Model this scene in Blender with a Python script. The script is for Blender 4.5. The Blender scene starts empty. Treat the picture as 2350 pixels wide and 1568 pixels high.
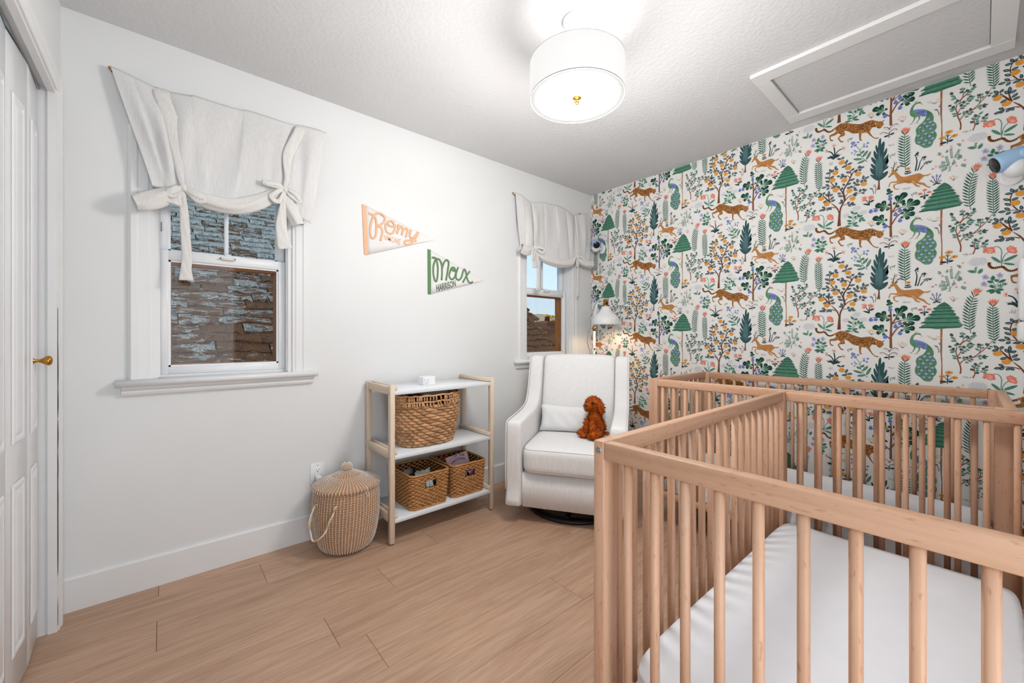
import bpy, bmesh, math, random
from mathutils import Vector, Matrix, Euler, noise as mnoise
PI = math.pi
scene = bpy.context.scene
col = scene.collection

# ------------------------------------------------------------------ camera, world, exposure
cam_d = bpy.data.cameras.new('camera'); cam = bpy.data.objects.new('camera', cam_d); col.objects.link(cam)
cam.location = (0, 0, 1.114)
cam.rotation_euler = (PI/2, 0, math.radians(49.32) - PI/2)
cam_d.sensor_width = 36; cam_d.lens = 930.8/2350*36; cam_d.shift_y = -12/2350
cam_d.clip_start = 0.02; cam_d.clip_end = 500
scene.camera = cam
vs = scene.view_settings
vs.view_transform = 'Standard'; vs.look = 'None'; vs.gamma = 1; vs.use_curve_mapping = False
vs.exposure = 0.52
scene.cycles.max_bounces = 6; scene.cycles.diffuse_bounces = 3; scene.cycles.glossy_bounces = 2; scene.cycles.caustics_reflective = False; scene.cycles.caustics_refractive = False; scene.cycles.transparent_max_bounces = 12
scene.cycles.use_adaptive_sampling = True; scene.cycles.adaptive_threshold = .12
scene.cycles.sample_clamp_indirect = 6

world = bpy.data.worlds.new('sky'); scene.world = world; world.use_nodes = True
nt = world.node_tree; nt.nodes.clear()
wo = nt.nodes.new('ShaderNodeOutputWorld'); bg = nt.nodes.new('ShaderNodeBackground')
tc = nt.nodes.new('ShaderNodeTexCoord'); sx = nt.nodes.new('ShaderNodeSeparateXYZ'); cr = nt.nodes.new('ShaderNodeValToRGB')
nt.links.new(tc.outputs['Generated'], sx.inputs[0]); nt.links.new(sx.outputs['Z'], cr.inputs[0])
cr.color_ramp.elements[0].position = 0.0; cr.color_ramp.elements[0].color = (.74, .90, 1, 1)
cr.color_ramp.elements[1].position = 0.5; cr.color_ramp.elements[1].color = (.34, .63, .95, 1)
nt.links.new(cr.outputs[0], bg.inputs[0]); bg.inputs[1].default_value = 0.78
nt.links.new(bg.outputs[0], wo.inputs[0])

# ------------------------------------------------------------------ room numbers (metres)
YA = 2.415; XB = 3.062; XD = -0.312; YE = -0.85; CEIL = 2.44
LAMP = Vector((1.318, 1.115))

# assumed cool fill light from an unseen hallway, through the doorway behind the viewer
dl = bpy.data.lights.new('assumed_hall_fill', 'AREA'); dl.shape = 'RECTANGLE'; dl.size = .86; dl.size_y = 1.9; dl.energy = 14; dl.color = (.93, .965, 1)
dlo = bpy.data.objects.new('assumed_hall_fill', dl); col.objects.link(dlo); dlo.location = (.21, YE-.12, 1.05); dlo.rotation_euler = (PI/2, 0, 0)
# low autumn sun, only reaching what stands outside
sd = bpy.data.lights.new('sun', 'SUN'); sd.energy = 1.6; sd.color = (1, .84, .62); sd.angle = .01
so = bpy.data.objects.new('sun', sd); col.objects.link(so); so.rotation_euler = Vector((-1, 0, .30)).to_track_quat('Z', 'Y').to_euler()

# ------------------------------------------------------------------ materials
MATS = {}
def lin(h):
    h = h.lstrip('#'); r = []
    for i in (0, 2, 4):
        c = int(h[i:i+2], 16)/255
        r.append(c/12.92 if c <= .04045 else ((c+.055)/1.055)**2.4)
    return tuple(r) + (1,)
class N:
    def __init__(s, name):
        s.m = bpy.data.materials.new(name); s.m.use_nodes = True; s.t = s.m.node_tree
        s.b = s.t.nodes['Principled BSDF']; s.out = s.t.nodes['Material Output']; MATS[name] = s.m
    def n(s, typ, **kw):
        x = s.t.nodes.new('ShaderNode'+typ)
        for k, v in kw.items():
            if k in x.inputs.keys(): x.inputs[k].default_value = v
            else: setattr(x, k, v)
        return x
    def l(s, a, b): s.t.links.new(a, b)
    def coords(s, scale=(1, 1, 1), kind='Object', rnd=False):
        t = s.n('TexCoord'); mp = s.n('Mapping'); mp.inputs['Scale'].default_value = scale
        s.l(t.outputs[kind], mp.inputs[0])
        if rnd:
            oi = s.n('ObjectInfo'); mu = s.n('VectorMath', operation='SCALE'); mu.inputs[0].default_value = (37, 91, 53)
            s.l(oi.outputs['Random'], mu.inputs['Scale']); s.l(mu.outputs[0], mp.inputs['Location'])
        return mp.outputs[0]
    def noise(s, vec, scale=5, detail=4, rough=.5, dist=0):
        x = s.n('TexNoise'); x.inputs['Scale'].default_value = scale; x.inputs['Detail'].default_value = detail
        x.inputs['Roughness'].default_value = rough; x.inputs['Distortion'].default_value = dist
        s.l(vec, x.inputs['Vector']); return x.outputs[0]
    def ramp(s, fac, stops):
        r = s.n('ValToRGB'); e = r.color_ramp.elements
        while len(e) < len(stops): e.new(.5)
        for i, (p, c) in enumerate(stops): e[i].position = p; e[i].color = lin(c) if isinstance(c, str) else c
        s.l(fac, r.inputs[0]); return r.outputs[0]
    def mix(s, fac, a, b, mode='MIX'):
        x = s.n('Mix', data_type='RGBA', blend_type=mode)
        if isinstance(fac, (int, float)): x.inputs[0].default_value = fac
        else: s.l(fac, x.inputs[0])
        for i, v in ((6, a), (7, b)):
            if isinstance(v, tuple): x.inputs[i].default_value = v
            else: s.l(v, x.inputs[i])
        return x.outputs[2]
    def bump(s, h, strength=.2, dist=.01):
        x = s.n('Bump'); x.inputs['Strength'].default_value = strength; x.inputs['Distance'].default_value = dist
        s.l(h, x.inputs['Height']); s.l(x.outputs[0], s.b.inputs['Normal'])
    def base(s, v, rough=.5, spec=.5, metal=0):
        if isinstance(v, tuple): s.b.inputs['Base Color'].default_value = v
        else: s.l(v, s.b.inputs['Base Color'])
        s.b.inputs['Roughness'].default_value = rough; s.b.inputs['Specular IOR Level'].default_value = spec
        s.b.inputs['Metallic'].default_value = metal; return s

def plain(name, c, rough=.5, spec=.4, metal=0, var=.04, nscale=30, bump=0, bscale=200):
    s = N(name); v = s.coords()
    n = s.noise(v, nscale, 3); c0 = lin(c)
    a = tuple(x*(1-var) for x in c0[:3])+(1,); b = tuple(min(1, x*(1+var)) for x in c0[:3])+(1,)
    s.base(s.ramp(n, [(.3, a), (.7, b)]), rough, spec, metal)
    if bump: s.bump(s.noise(v, bscale, 2), bump, .002)
    return s.m
def wood(name, dark, mid, light, axis, rough=.45, gs=1.0, fleck=False, bump=.05, var=.1):
    sc = [26*gs, 26*gs, 26*gs]; sc[axis] = 1.6*gs
    s = N(name); v = s.coords(tuple(sc), rnd=True)
    n1 = s.noise(v, 1.0, 5, .6, .6)
    c = s.ramp(n1, [(.28, dark), (.5, mid), (.74, light)])
    sc2 = [140*gs, 140*gs, 140*gs]; sc2[axis] = (34 if fleck else 5)*gs
    v2 = s.coords(tuple(sc2), rnd=True); n2 = s.noise(v2, 1.0, 2, .5)
    fl = s.ramp(n2, [(.27, (.80, .72, .66, 1)), (.38, (1, 1, 1, 1))]) if fleck else s.ramp(n2, [(.3, (.93, .92, .9, 1)), (.6, (1.02, 1.02, 1.02, 1))])
    c = s.mix(1.0, c, fl, 'MULTIPLY')
    oi = s.n('ObjectInfo'); mr = s.n('MapRange'); mr.inputs[3].default_value = 1-var; mr.inputs[4].default_value = 1+var*.6
    s.l(oi.outputs['Random'], mr.inputs[0])
    hs = s.n('HueSaturation'); s.l(c, hs.inputs['Color']); s.l(mr.outputs[0], hs.inputs['Value'])
    s.base(hs.outputs[0], rough, .35)
    if bump: s.bump(n2, bump, .001)
    return s.m
def weave(name, c, scale=900, rough=.9, bump=.5, transl=0, var=.05, sheen=0):
    s = N(name); v = s.coords()
    w1 = s.n('TexWave', wave_type='BANDS', bands_direction='X'); w2 = s.n('TexWave', wave_type='BANDS', bands_direction='Z')
    for w in (w1, w2):
        w.inputs['Scale'].default_value = scale; w.inputs['Distortion'].default_value = 1.5; w.inputs['Detail'].default_value = 2; w.inputs['Detail Scale'].default_value = 3
        s.l(v, w.inputs[0])
    mx = s.n('Math', operation='MULTIPLY'); s.l(w1.outputs[1], mx.inputs[0]); s.l(w2.outputs[1], mx.inputs[1])
    st = s.noise(s.coords((300, 300, 14)), 1, 2); c0 = lin(c)
    a = tuple(x*(1-var) for x in c0[:3])+(1,); b = tuple(min(1, x*(1+var)) for x in c0[:3])+(1,)
    s.base(s.ramp(st, [(.35, a), (.65, b)]), rough, .1)
    ad = s.n('Math', operation='ADD'); s.l(mx.outputs[0], ad.inputs[0]); s.l(st, ad.inputs[1])
    s.bump(ad.outputs[0], bump, .0008)
    if transl:
        tr = s.n('BsdfTranslucent'); tr.inputs[0].default_value = c0; m = s.n('MixShader'); m.inputs[0].default_value = transl
        s.l(s.b.outputs[0], m.inputs[1]); s.l(tr.outputs[0], m.inputs[2]); s.l(m.outputs[0], s.out.inputs[0])
    return s.m

M = MATS
def make_mats():
    s = N('wall_paint'); v = s.coords(); s.base(s.ramp(s.noise(v, 1.5, 3), [(.3, 'e6e7e7'), (.7, 'ebecec')]), .55, .3); s.bump(s.noise(v, 160, 3), .05, .002)
    s = N('ceiling_paint'); v = s.coords(); s.base(s.ramp(s.noise(v, 2, 3), [(.3, 'dadadb'), (.7, 'dededf')]), .7, .25)
    s.bump(s.ramp(s.noise(v, 55, 3, .55), [(.42, (0, 0, 0, 1)), (.62, (1, 1, 1, 1))]), .22, .004)
    plain('trim_paint', 'ececec', .32, .45, var=.012, nscale=6)
    plain('door_paint', 'ebecee', .3, .45, var=.012, nscale=6)
    plain('seam_dark', '3c3c40', .9, .1)
    plain('wallpaper_ground', 'efeeeb', .75, .2, var=.012, nscale=3)
    # floor planks: pale pink oak, grain along X
    s = N('oak_floor'); v = s.coords((2.0, 26, 26), rnd=True)
    n1 = s.noise(v, 1.0, 6, .6, 1.2); v2 = s.coords((9, 190, 190), rnd=True); n2 = s.noise(v2, 1, 3, .55)
    c = s.ramp(n1, [(.25, 'b28d73'), (.5, 'c4a187'), (.75, 'd0af97')])
    c = s.mix(1.0, c, s.ramp(n2, [(.3, (.86, .84, .82, 1)), (.6, (1.03, 1.03, 1.03, 1))]), 'MULTIPLY')
    v3 = s.coords((1.6, 5, 5), rnd=True); n3 = s.noise(v3, 1, 2)
    c = s.mix(1.0, c, s.ramp(n3, [(.3, (.93, .92, .91, 1)), (.7, (1.04, 1.03, 1.02, 1))]), 'MULTIPLY')
    oi = s.n('ObjectInfo'); mr = s.n('MapRange'); mr.inputs[3].default_value = .93; mr.inputs[4].default_value = 1.05; s.l(oi.outputs['Random'], mr.inputs[0])
    hs = s.n('HueSaturation'); s.l(c, hs.inputs['Color']); s.l(mr.outputs[0], hs.inputs['Value'])
    s.base(hs.outputs[0], .42, .35); s.bump(n2, .06, .001)
    for i, ax in enumerate('xyz'):
        wood('beech_'+ax, 'c29372', 'd2a688', 'dcb397', i, fleck=True)
        wood('birch_'+ax, 'd8c2aa', 'e3d0bb', 'ecdfcf', i, gs=.8)
    wood('dark_beech', 'b98a62', 'c99b74', 'd5ab85', 2, fleck=True)
    wood('stained_wood', '8a4f22', 'a5672f', 'b87a40', 0)
    wood('stained_wood_z', '8a4f22', 'a5672f', 'b87a40', 2)
    plain('shelf_white', 'e8ebee', .3, .4, var=.01)
    weave('linen', 'f8f7f6', 420, .95, .35, transl=.25)
    weave('linen_strap', 'f6f3ef', 420, .95, .4, transl=.12)
    weave('chair_fabric', 'f0efee', 500, .9, .3, var=.05)
    weave('pillow_fabric', 'f1f1f1', 420, .9, .4, var=.03)
    weave('felt', 'e9e7e5', 500, .95, .08, var=.02)
    plain('felt_peach', 'f6bd98', .95, .1, bump=.2); plain('felt_green', '6a8c66', .95, .1, bump=.2); plain('felt_dark', '55695a', .95, .1)
    plain('sheet', 'f3f5fa', .85, .15, var=.015, nscale=8, bump=.05, bscale=400)
    plain('black_metal', '151516', .35, .4); plain('black_plastic', '0c0c0e', .2, .5); plain('rubber', '1a1a1b', .7, .2)
    plain('white_metal', 'f1f1f1', .3, .45, var=.01); plain('white_plastic', 'f0f1f3', .35, .45, var=.01)
    plain('blue_plastic', 'a9cdf0', .4, .4, var=.01); plain('grey_print', '8d929a', .6, .2)
    plain('brass', 'c08a3e', .22, .5, 1.0, var=.02); plain('zinc', 'a9b4bc', .35, .5, .9, var=.05)
    plain('bulb_white', 'fffaf0', .5)
    plain('seagrass', 'b98f6c', .85, .15, var=.22, nscale=160, bump=.4, bscale=500)
    plain('stitch_white', 'e9e3dc', .8, .15, var=.05)
    plain('rope_seagrass', 'c9a478', .85, .15, var=.2, nscale=120)
    s = N('hyacinth'); v = s.coords((60, 60, 160)); n = s.noise(v, 1, 4); at = s.n('Attribute', attribute_name='tint')
    c = s.ramp(n, [(.25, 'ac7a52'), (.5, 'd0a075'), (.8, 'e4bd92')])
    s.base(s.mix(1.0, c, at.outputs[0], 'MULTIPLY'), .75, .2); s.bump(n, .3, .003)
    s = N('rattan'); v = s.coords((40, 40, 120)); n = s.noise(v, 1, 4)
    s.base(s.ramp(n, [(.25, 'a06c3e'), (.5, 'c08a55'), (.8, 'd4a471')]), .6, .3)
    plain('basket_dark', '3a2412', .95, .1)
    s = N('plush'); v = s.coords(); n = s.noise(v, 90, 3); s.base(s.ramp(n, [(.3, '8a3a12'), (.5, 'b8561c'), (.75, 'd47a34')]), .95, .1)
    # lampshade and diffuser give off light
    for nm, c, st in (('lampshade', (1, .985, .96, 1), .52), ('diffuser', (1, .97, .91, 1), .22)):
        s = N(nm); s.base((.30, .30, .30, 1), .8, .1); s.b.inputs['Emission Color'].default_value = c; s.b.inputs['Emission Strength'].default_value = st
        n = s.noise(s.coords((200, 200, 200)), 1, 2); s.bump(n, .1, .001)
    # glass: clear with fresnel reflection
    s = N('window_glass'); s.t.nodes.remove(s.b)
    tr = s.n('BsdfTransparent'); gl = s.n('BsdfGlossy'); gl.inputs['Roughness'].default_value = .02; fr = s.n('Fresnel'); fr.inputs[0].default_value = 1.35
    ge = s.n('NewGeometry'); iv = s.n('Math', operation='SUBTRACT'); iv.inputs[0].default_value = 1; s.l(ge.outputs['Backfacing'], iv.inputs[1]); mu = s.n('Math', operation='MULTIPLY'); s.l(iv.outputs[0], mu.inputs[0]); s.l(fr.outputs[0], mu.inputs[1])
    mx = s.n('MixShader'); s.l(mu.outputs[0], mx.inputs[0]); s.l(tr.outputs[0], mx.inputs[1]); s.l(gl.outputs[0], mx.inputs[2]); s.l(mx.outputs[0], s.out.inputs[0])
    # insect screen behind the lower sash
    s = N('insect_screen'); s.t.nodes.remove(s.b)
    tr = s.n('BsdfTransparent'); tr.inputs[0].default_value = (1, 1, 1, 1); df = s.n('BsdfDiffuse'); df.inputs[0].default_value = lin('6b4a38')
    mx = s.n('MixShader'); mx.inputs[0].default_value = .10; s.l(tr.outputs[0], mx.inputs[1]); s.l(df.outputs[0], mx.inputs[2]); s.l(mx.outputs[0], s.out.inputs[0])
    # old lichened shingle: grey-blue lichen over brown
    s = N('shingle'); v = s.coords((7, 17, 17), rnd=True); n = s.noise(v, 1.0, 7, .7, .6); at = s.n('Attribute', attribute_name='reflection_tint', attribute_type='OBJECT')
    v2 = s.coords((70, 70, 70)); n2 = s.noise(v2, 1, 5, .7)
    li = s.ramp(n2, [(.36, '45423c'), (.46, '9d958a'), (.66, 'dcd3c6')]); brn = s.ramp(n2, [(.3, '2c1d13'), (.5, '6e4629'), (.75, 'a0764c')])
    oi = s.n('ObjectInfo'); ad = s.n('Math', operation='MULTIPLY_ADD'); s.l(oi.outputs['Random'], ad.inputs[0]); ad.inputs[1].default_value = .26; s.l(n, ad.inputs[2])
    ge = s.n('NewGeometry'); sp = s.n('SeparateXYZ'); s.l(ge.outputs['Position'], sp.inputs[0]); mh = s.n('MapRange'); mh.inputs[1].default_value = 1.5; mh.inputs[2].default_value = 2.15; mh.inputs[3].default_value = -.11; mh.inputs[4].default_value = .09; s.l(sp.outputs[2], mh.inputs[0]); a2 = s.n('Math', operation='ADD'); s.l(ad.outputs[0], a2.inputs[0]); s.l(mh.outputs[0], a2.inputs[1]); ad = a2  # browner low, greyer high: pane reflection and sky sheen put into the colour
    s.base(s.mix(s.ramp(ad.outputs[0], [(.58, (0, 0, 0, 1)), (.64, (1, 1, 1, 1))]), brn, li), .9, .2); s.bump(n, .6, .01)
    plain('roof_brown', '6a4a36', .9, .1, var=.3, nscale=8); plain('roof_under', '2c211b', .95, .1, var=.2)
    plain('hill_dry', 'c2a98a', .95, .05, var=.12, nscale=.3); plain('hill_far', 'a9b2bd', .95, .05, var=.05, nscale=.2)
    plain('leaf_yellow', 'f0a92c', .9, .1, var=.35, nscale=6); plain('brick', '7a5240', .9, .1, var=.2, nscale=20); plain('house_wall', '8c7766', .9, .1)
    plain('bark', '5a4636', .9, .1)
    s = N('wallpaper_ink'); at = s.n('Attribute', attribute_name='ink'); n = s.noise(s.coords((70, 70, 70)), 1, 3)
    s.base(s.mix(1.0, at.outputs[0], s.ramp(n, [(.3, (.86, .86, .86, 1)), (.7, (1.06, 1.06, 1.06, 1))]), 'MULTIPLY'), .75, .15)
make_mats()

# ------------------------------------------------------------------ mesh helpers
class G:
    """collects vertices and faces of ONE part, in world (or local) metres"""
    def __init__(s): s.v = []; s.f = []; s.sm = []; s.attr = None
    def add(s, vs, fs, smooth=False):
        o = len(s.v); s.v += [tuple(p) for p in vs]; s.f += [tuple(i+o for i in f) for f in fs]; s.sm += [smooth]*len(fs); return s
    def box(s, x0, x1, y0, y1, z0, z1):
        v = [(x, y, z) for x in (x0, x1) for y in (y0, y1) for z in (z0, z1)]
        return s.add(v, [(0, 1, 3, 2), (4, 6, 7, 5), (0, 4, 5, 1), (2, 3, 7, 6), (0, 2, 6, 4), (1, 5, 7, 3)])
    def rbox(s, x0, x1, y0, y1, z0, z1, r=.003, seg=2, smooth=True):
        bm = bmesh.new(); bmesh.ops.create_cube(bm, size=1)
        for v in bm.verts: v.co = Vector(((x0+x1)/2+v.co.x*(x1-x0), (y0+y1)/2+v.co.y*(y1-y0), (z0+z1)/2+v.co.z*(z1-z0)))
        bmesh.ops.bevel(bm, geom=bm.edges[:], offset=r, segments=seg, affect='EDGES', profile=.5)
        return s.bm(bm, smooth)
    def bm(s, bm, smooth=False):
        bm.verts.index_update(); s.add([v.co for v in bm.verts], [[v.index for v in f.verts] for f in bm.faces], smooth); bm.free(); return s
    def lathe(s, prof, n=32, c=(0, 0), smooth=True, cap=True):
        k = len(prof); v = []; f = []
        for i in range(n):
            a = 2*PI*i/n
            for r, z in prof: v.append((c[0]+r*math.cos(a), c[1]+r*math.sin(a), z))
        for i in range(n):
            j = (i+1) % n
            for t in range(k-1): f.append((i*k+t, j*k+t, j*k+t+1, i*k+t+1))
        if cap:
            if prof[0][0] > 1e-5: f.append(tuple(i*k for i in reversed(range(n))))
            if prof[-1][0] > 1e-5: f.append(tuple(i*k+k-1 for i in range(n)))
        return s.add(v, f, smooth)
    def tube(s, path, r, n=8, closed=False, flat=1.0, up=None, smooth=True, cap=True):
        P = [Vector(p) for p in path]; m = len(P); R = r if isinstance(r, (list, tuple)) else [r]*m
        v = []; f = []; prev = None
        for i in range(m):
            a = P[(i-1) % m] if (closed or i > 0) else P[i]; b = P[(i+1) % m] if (closed or i < m-1) else P[i]
            t = (b-a).normalized() if (b-a).length > 1e-9 else Vector((0, 0, 1))
            if prev is None:
                u = Vector(up) if up else (Vector((0, 0, 1)) if abs(t.z) < .9 else Vector((1, 0, 0)))
            else: u = prev
            if up: u = Vector(up)
            u = (u - t*u.dot(t)); u = u.normalized() if u.length > 1e-6 else t.orthogonal().normalized()
            w = t.cross(u); prev = u
            for k in range(n):
                an = 2*PI*k/n; v.append(P[i]+u*(R[i]*math.cos(an))*flat+w*(R[i]*math.sin(an)))
        for i in range(m if closed else m-1):
            j = (i+1) % m
            for k in range(n): f.append((i*n+k, i*n+(k+1) % n, j*n+(k+1) % n, j*n+k))
        if cap and not closed: f += [tuple(reversed(range(n))), tuple((m-1)*n+k for k in range(n))]
        return s.add(v, f, smooth)
    def grid(s, fn, nu, nv, smooth=True, closeu=False):
        v = [fn(i/(nu if closeu else nu-1), j/(nv-1)) for i in range(nu) for j in range(nv)]
        f = [(i*nv+j, ((i+1) % nu)*nv+j, ((i+1) % nu)*nv+j+1, i*nv+j+1) for i in range(nu if closeu else nu-1) for j in range(nv-1)]
        return s.add(v, f, smooth)
    def ball(s, c, rx, ry=None, rz=None, n=10, m=7, rot=None, smooth=True):
        ry = ry or rx; rz = rz or rx; v = []; f = []; c = Vector(c)
        for j in range(m+1):
            t = PI*j/m
            for i in range(n):
                a = 2*PI*i/n; p = Vector((rx*math.sin(t)*math.cos(a), ry*math.sin(t)*math.sin(a), rz*math.cos(t)))
                if rot: p = rot @ p
                v.append(c+p)
        for j in range(m):
            for i in range(n): f.append((j*n+i, (j+1)*n+i, (j+1)*n+(i+1) % n, j*n+(i+1) % n))
        return s.add(v, f, smooth)
    def prism(s, poly, axis, a, b, smooth=False):
        """2-D polygon extruded from a to b along axis (0,1,2); poly gives the other two coordinates in order"""
        n = len(poly); mk = lambda p, t: {0: (t, p[0], p[1]), 1: (p[0], t, p[1]), 2: (p[0], p[1], t)}[axis]
        v = [mk(p, a) for p in poly]+[mk(p, b) for p in poly]
        f = [tuple(range(n)), tuple(range(2*n-1, n-1, -1))]+[(i, n+i, n+(i+1) % n, (i+1) % n) for i in range(n)]
        s.add(v, f, smooth); return s
WL = {}
def obj(name, g, mat, parent=None, local=False):
    me = bpy.data.meshes.new(name)
    off = Vector((0, 0, 0)) if (local or parent is None) else WL.get(parent.name, Vector((0, 0, 0)))
    me.from_pydata([Vector(p)-off for p in g.v], [], g.f); me.update()
    me.polygons.foreach_set('use_smooth', g.sm)
    bm = bmesh.new(); bm.from_mesh(me); bmesh.ops.recalc_face_normals(bm, faces=bm.faces); bm.to_mesh(me); bm.free()
    me.materials.append(MATS[mat]); o = bpy.data.objects.new(name, me); col.objects.link(o)
    if parent: o.parent = parent; WL[o.name] = off
    else: WL[o.name] = Vector((0, 0, 0))
    return o
def tag(o, label=None, cat=None, group=None, kind=None):
    if label: o['label'] = label
    if cat: o['category'] = cat
    if group: o['group'] = group
    if kind: o['kind'] = kind
    return o
def thing(name, label, cat, loc, rz=0, group=None):
    o = bpy.data.objects.new(name, None); col.objects.link(o); o.location = loc; o.rotation_euler = (0, 0, rz); o.empty_display_size = .1
    WL[o.name] = Vector(loc) if rz == 0 else Vector((0, 0, 0)); return tag(o, label, cat, group)
def struct(name, g=None, mat=None, label=None):
    if g is None:
        o = bpy.data.objects.new(name, None); col.objects.link(o); WL[o.name] = Vector((0, 0, 0))
    else: o = obj(name, g, mat)
    return tag(o, label, kind='structure')
def twin(name, src, parent, loc=(0, 0, 0), rot=None):
    o = bpy.data.objects.new(name, src.data); col.objects.link(o); o.parent = parent; o.location = loc
    if rot: o.rotation_euler = rot
    return o
def smooth_pts(p, k=4, closed=False):
    p = [Vector(q) for q in p]; n = len(p); out = []
    for i in range(n if closed else n-1):
        a = p[(i-1) % n] if (closed or i) else p[0]*2-p[1]; b = p[i]; c = p[(i+1) % n]; d = p[(i+2) % n] if (closed or i+2 < n) else c*2-b
        for j in range(k):
            t = j/k; out.append(.5*((2*b)+(c-a)*t+(2*a-5*b+4*c-d)*t*t+(3*b-a-3*c+d)*t**3))
    if not closed: out.append(p[-1])
    return out
def lerp(a, b, t): return a+(b-a)*t
def interp(tab, x):
    for (x0, y0), (x1, y1) in zip(tab, tab[1:]):
        if x <= x1:
            t = max(0, (x-x0)/(x1-x0)); t = t*t*(3-2*t)
            return tuple(lerp(a, b, t) for a, b in zip(y0, y1))
    return tab[-1][1]
def text_mesh(txt, size, xs=1.0, bold=0.0):
    cu = bpy.data.curves.new('lettering', 'FONT'); cu.body = txt; cu.size = size; cu.align_x = 'LEFT'; cu.offset = bold; cu.resolution_u = 3
    o = bpy.data.objects.new('lettering', cu); col.objects.link(o)
    dg = bpy.context.evaluated_depsgraph_get(); me = bpy.data.meshes.new_from_object(o.evaluated_get(dg))
    v = [(p.co.x*xs, p.co.y) for p in me.vertices]; f = [tuple(q.vertices) for q in me.polygons]
    bpy.data.objects.remove(o); bpy.data.meshes.remove(me); bpy.data.curves.remove(cu)
    return v, f

# ------------------------------------------------------------------ floor
floor = struct('floor', G().box(-1.0, XB+.1, YE-.1, YA+.1, -.03, -.006), 'seam_dark')
JOINTS = {0: [-.016, 1.3, 2.5], 1: [.356, 1.62, 2.75], 2: [-.019, 1.12, 2.3], 3: [.78, 2.0], 4: [.481, 1.75], 5: [.575, 1.9], 6: [.1, 1.35, 2.6]}
rp = random.Random(3); k = 0; y1 = YA
while y1 > YE:
    y0 = 2.305-.2*k; y0 = max(y0, YE)
    js = JOINTS.get(k, [rp.uniform(-.2, .6), rp.uniform(1.2, 1.6), rp.uniform(2.4, 2.8)])
    xs = [-.9]+js+[XB]
    for a, b in zip(xs, xs[1:]):
        cx, cy = (a+b)/2, (y0+y1)/2; hx, hy = (b-a)/2-.0006, (y1-y0)/2-.00035
        g = G().rbox(-hx, hx, -hy, hy, -.008, 0, .0007, 1, False)
        o = obj('floor_plank', g, 'oak_floor', floor, local=True); o.location = (cx, cy, 0)
    y1 = y0; k += 1

# ------------------------------------------------------------------ walls and ceiling
W1 = -.036; W2 = 2.2125; OW = .559; OZ0, OZ1 = .90, 2.03; TH = .15
g = G()
for a, b in ((XD-.1, W1), (W1+OW, W2), (W2+OW, XB+.1)): g.box(a, b, YA, YA+TH, 0, CEIL)
for a in (W1, W2): g.box(a, a+OW, YA, YA+TH, 0, OZ0); g.box(a, a+OW, YA, YA+TH, OZ1, CEIL)
struct('wall_left', g, 'wall_paint')
wall_right = struct('wall_right', G().box(XB, XB+.12, YE-.1, YA+TH, 0, CEIL), 'wallpaper_ground')
DO0, DO1, DOZ = .85, 2.283, 2.04
g = G(); g.box(XD-.10, XD, DO1, YA, 0, CEIL); g.box(XD-.10, XD, YE, DO0, 0, CEIL); g.box(XD-.10, XD, DO0, DO1, DOZ, CEIL)
g.box(-1.0, -.95, DO0-.3, YA, 0, CEIL); g.box(-1.0, XD-.1, YA, YA+.1, 0, CEIL); g.box(-1.0, XD-.1, DO0-.4, DO0-.3, 0, CEIL)
struct('wall_closet', g, 'wall_paint')
BX0, BX1, BZ1 = -.22, .64, 2.03     # assumed doorway behind the viewer, out of view, opened for the fill light
struct('wall_back', G().box(-1.0, BX0, YE-.1, YE, 0, CEIL).box(BX1, XB+.1, YE-.1, YE, 0, CEIL).box(BX0, BX1, YE-.1, YE, BZ1, CEIL), 'wall_paint')
d2 = struct('assumed_doorway')  # casing of the assumed, unseen doorway
obj('casing', G().box(BX0-.06, BX0, YE, YE+.016, 0, BZ1+.06), 'trim_paint', d2); obj('casing', G().box(BX1, BX1+.06, YE, YE+.016, 0, BZ1+.06), 'trim_paint', d2); obj('head_casing', G().box(BX0, BX1, YE, YE+.016, BZ1, BZ1+.06), 'trim_paint', d2)
struct('ceiling', G().box(-1.0, XB+.12, YE-.1, YA+TH, CEIL, CEIL+.1), 'ceiling_paint')
BBP = [(0, 0), (.014, 0), (.014, .130), (.009, .138), (0, .138)]
struct('baseboard_left', G().prism([(YA-a, b) for a, b in BBP], 0, XD, XB), 'trim_paint')
struct('baseboard_right', G().prism([(XB-a, b) for a, b in BBP], 1, YE, YA-.014), 'trim_paint')
struct('baseboard_back', G().prism([(YE+a, b) for a, b in BBP], 0, BX1+.06, XB-.014), 'trim_paint')

# closet casing, jamb and folding door
tr = struct('trim_1')
CP = [(0, 0), (.010, 0), (.013, .006), (.013, .022), (.017, .030), (.017, .050), (.012, .060), (0, .060)]
def casing(nm, y0, flip, z0, z1):
    return obj(nm, G().prism([(XD+a, y0+(-b if flip else b)) for a, b in CP], 2, z0, z1), 'trim_paint', tr)
casing('side_casing', DO1, False, 0, DOZ+.06); casing('side_casing', DO0, True, 0, DOZ+.06)
obj('head_casing', G().prism([(XD+a, DOZ+b) for a, b in CP], 1, DO0, DO1), 'trim_paint', tr)
obj('jamb', G().box(XD-.105, XD+.008, DO1-.002, DO1+.018, 0, DOZ).box(XD-.016, XD+.0085, DO1-.008, DO1-.001, 0, DOZ), 'trim_paint', tr)
obj('jamb', G().box(XD-.105, XD+.008, DO0-.018, DO0+.002, 0, DOZ), 'trim_paint', tr)
obj('head_jamb', G().box(XD-.016, XD+.004, DO0, DO1, DOZ-.012, DOZ+.001), 'trim_paint', tr)
obj('track', G().box(XD-.065, XD-.035, DO0, DO1, DOZ-.012, DOZ), 'zinc', tr)
obj('caulk_gap', G().tube([(XD+.0095, DO1-.0005+.0012*math.sin(z*9), z) for z in [.02+.06*i for i in range(21)]], [.0006+.0011*abs(math.sin(i*1.7))*(1 if 3 < i < 18 else .2) for i in range(21)], 5), 'seam_dark', tr)
door = struct('door_1')
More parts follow.
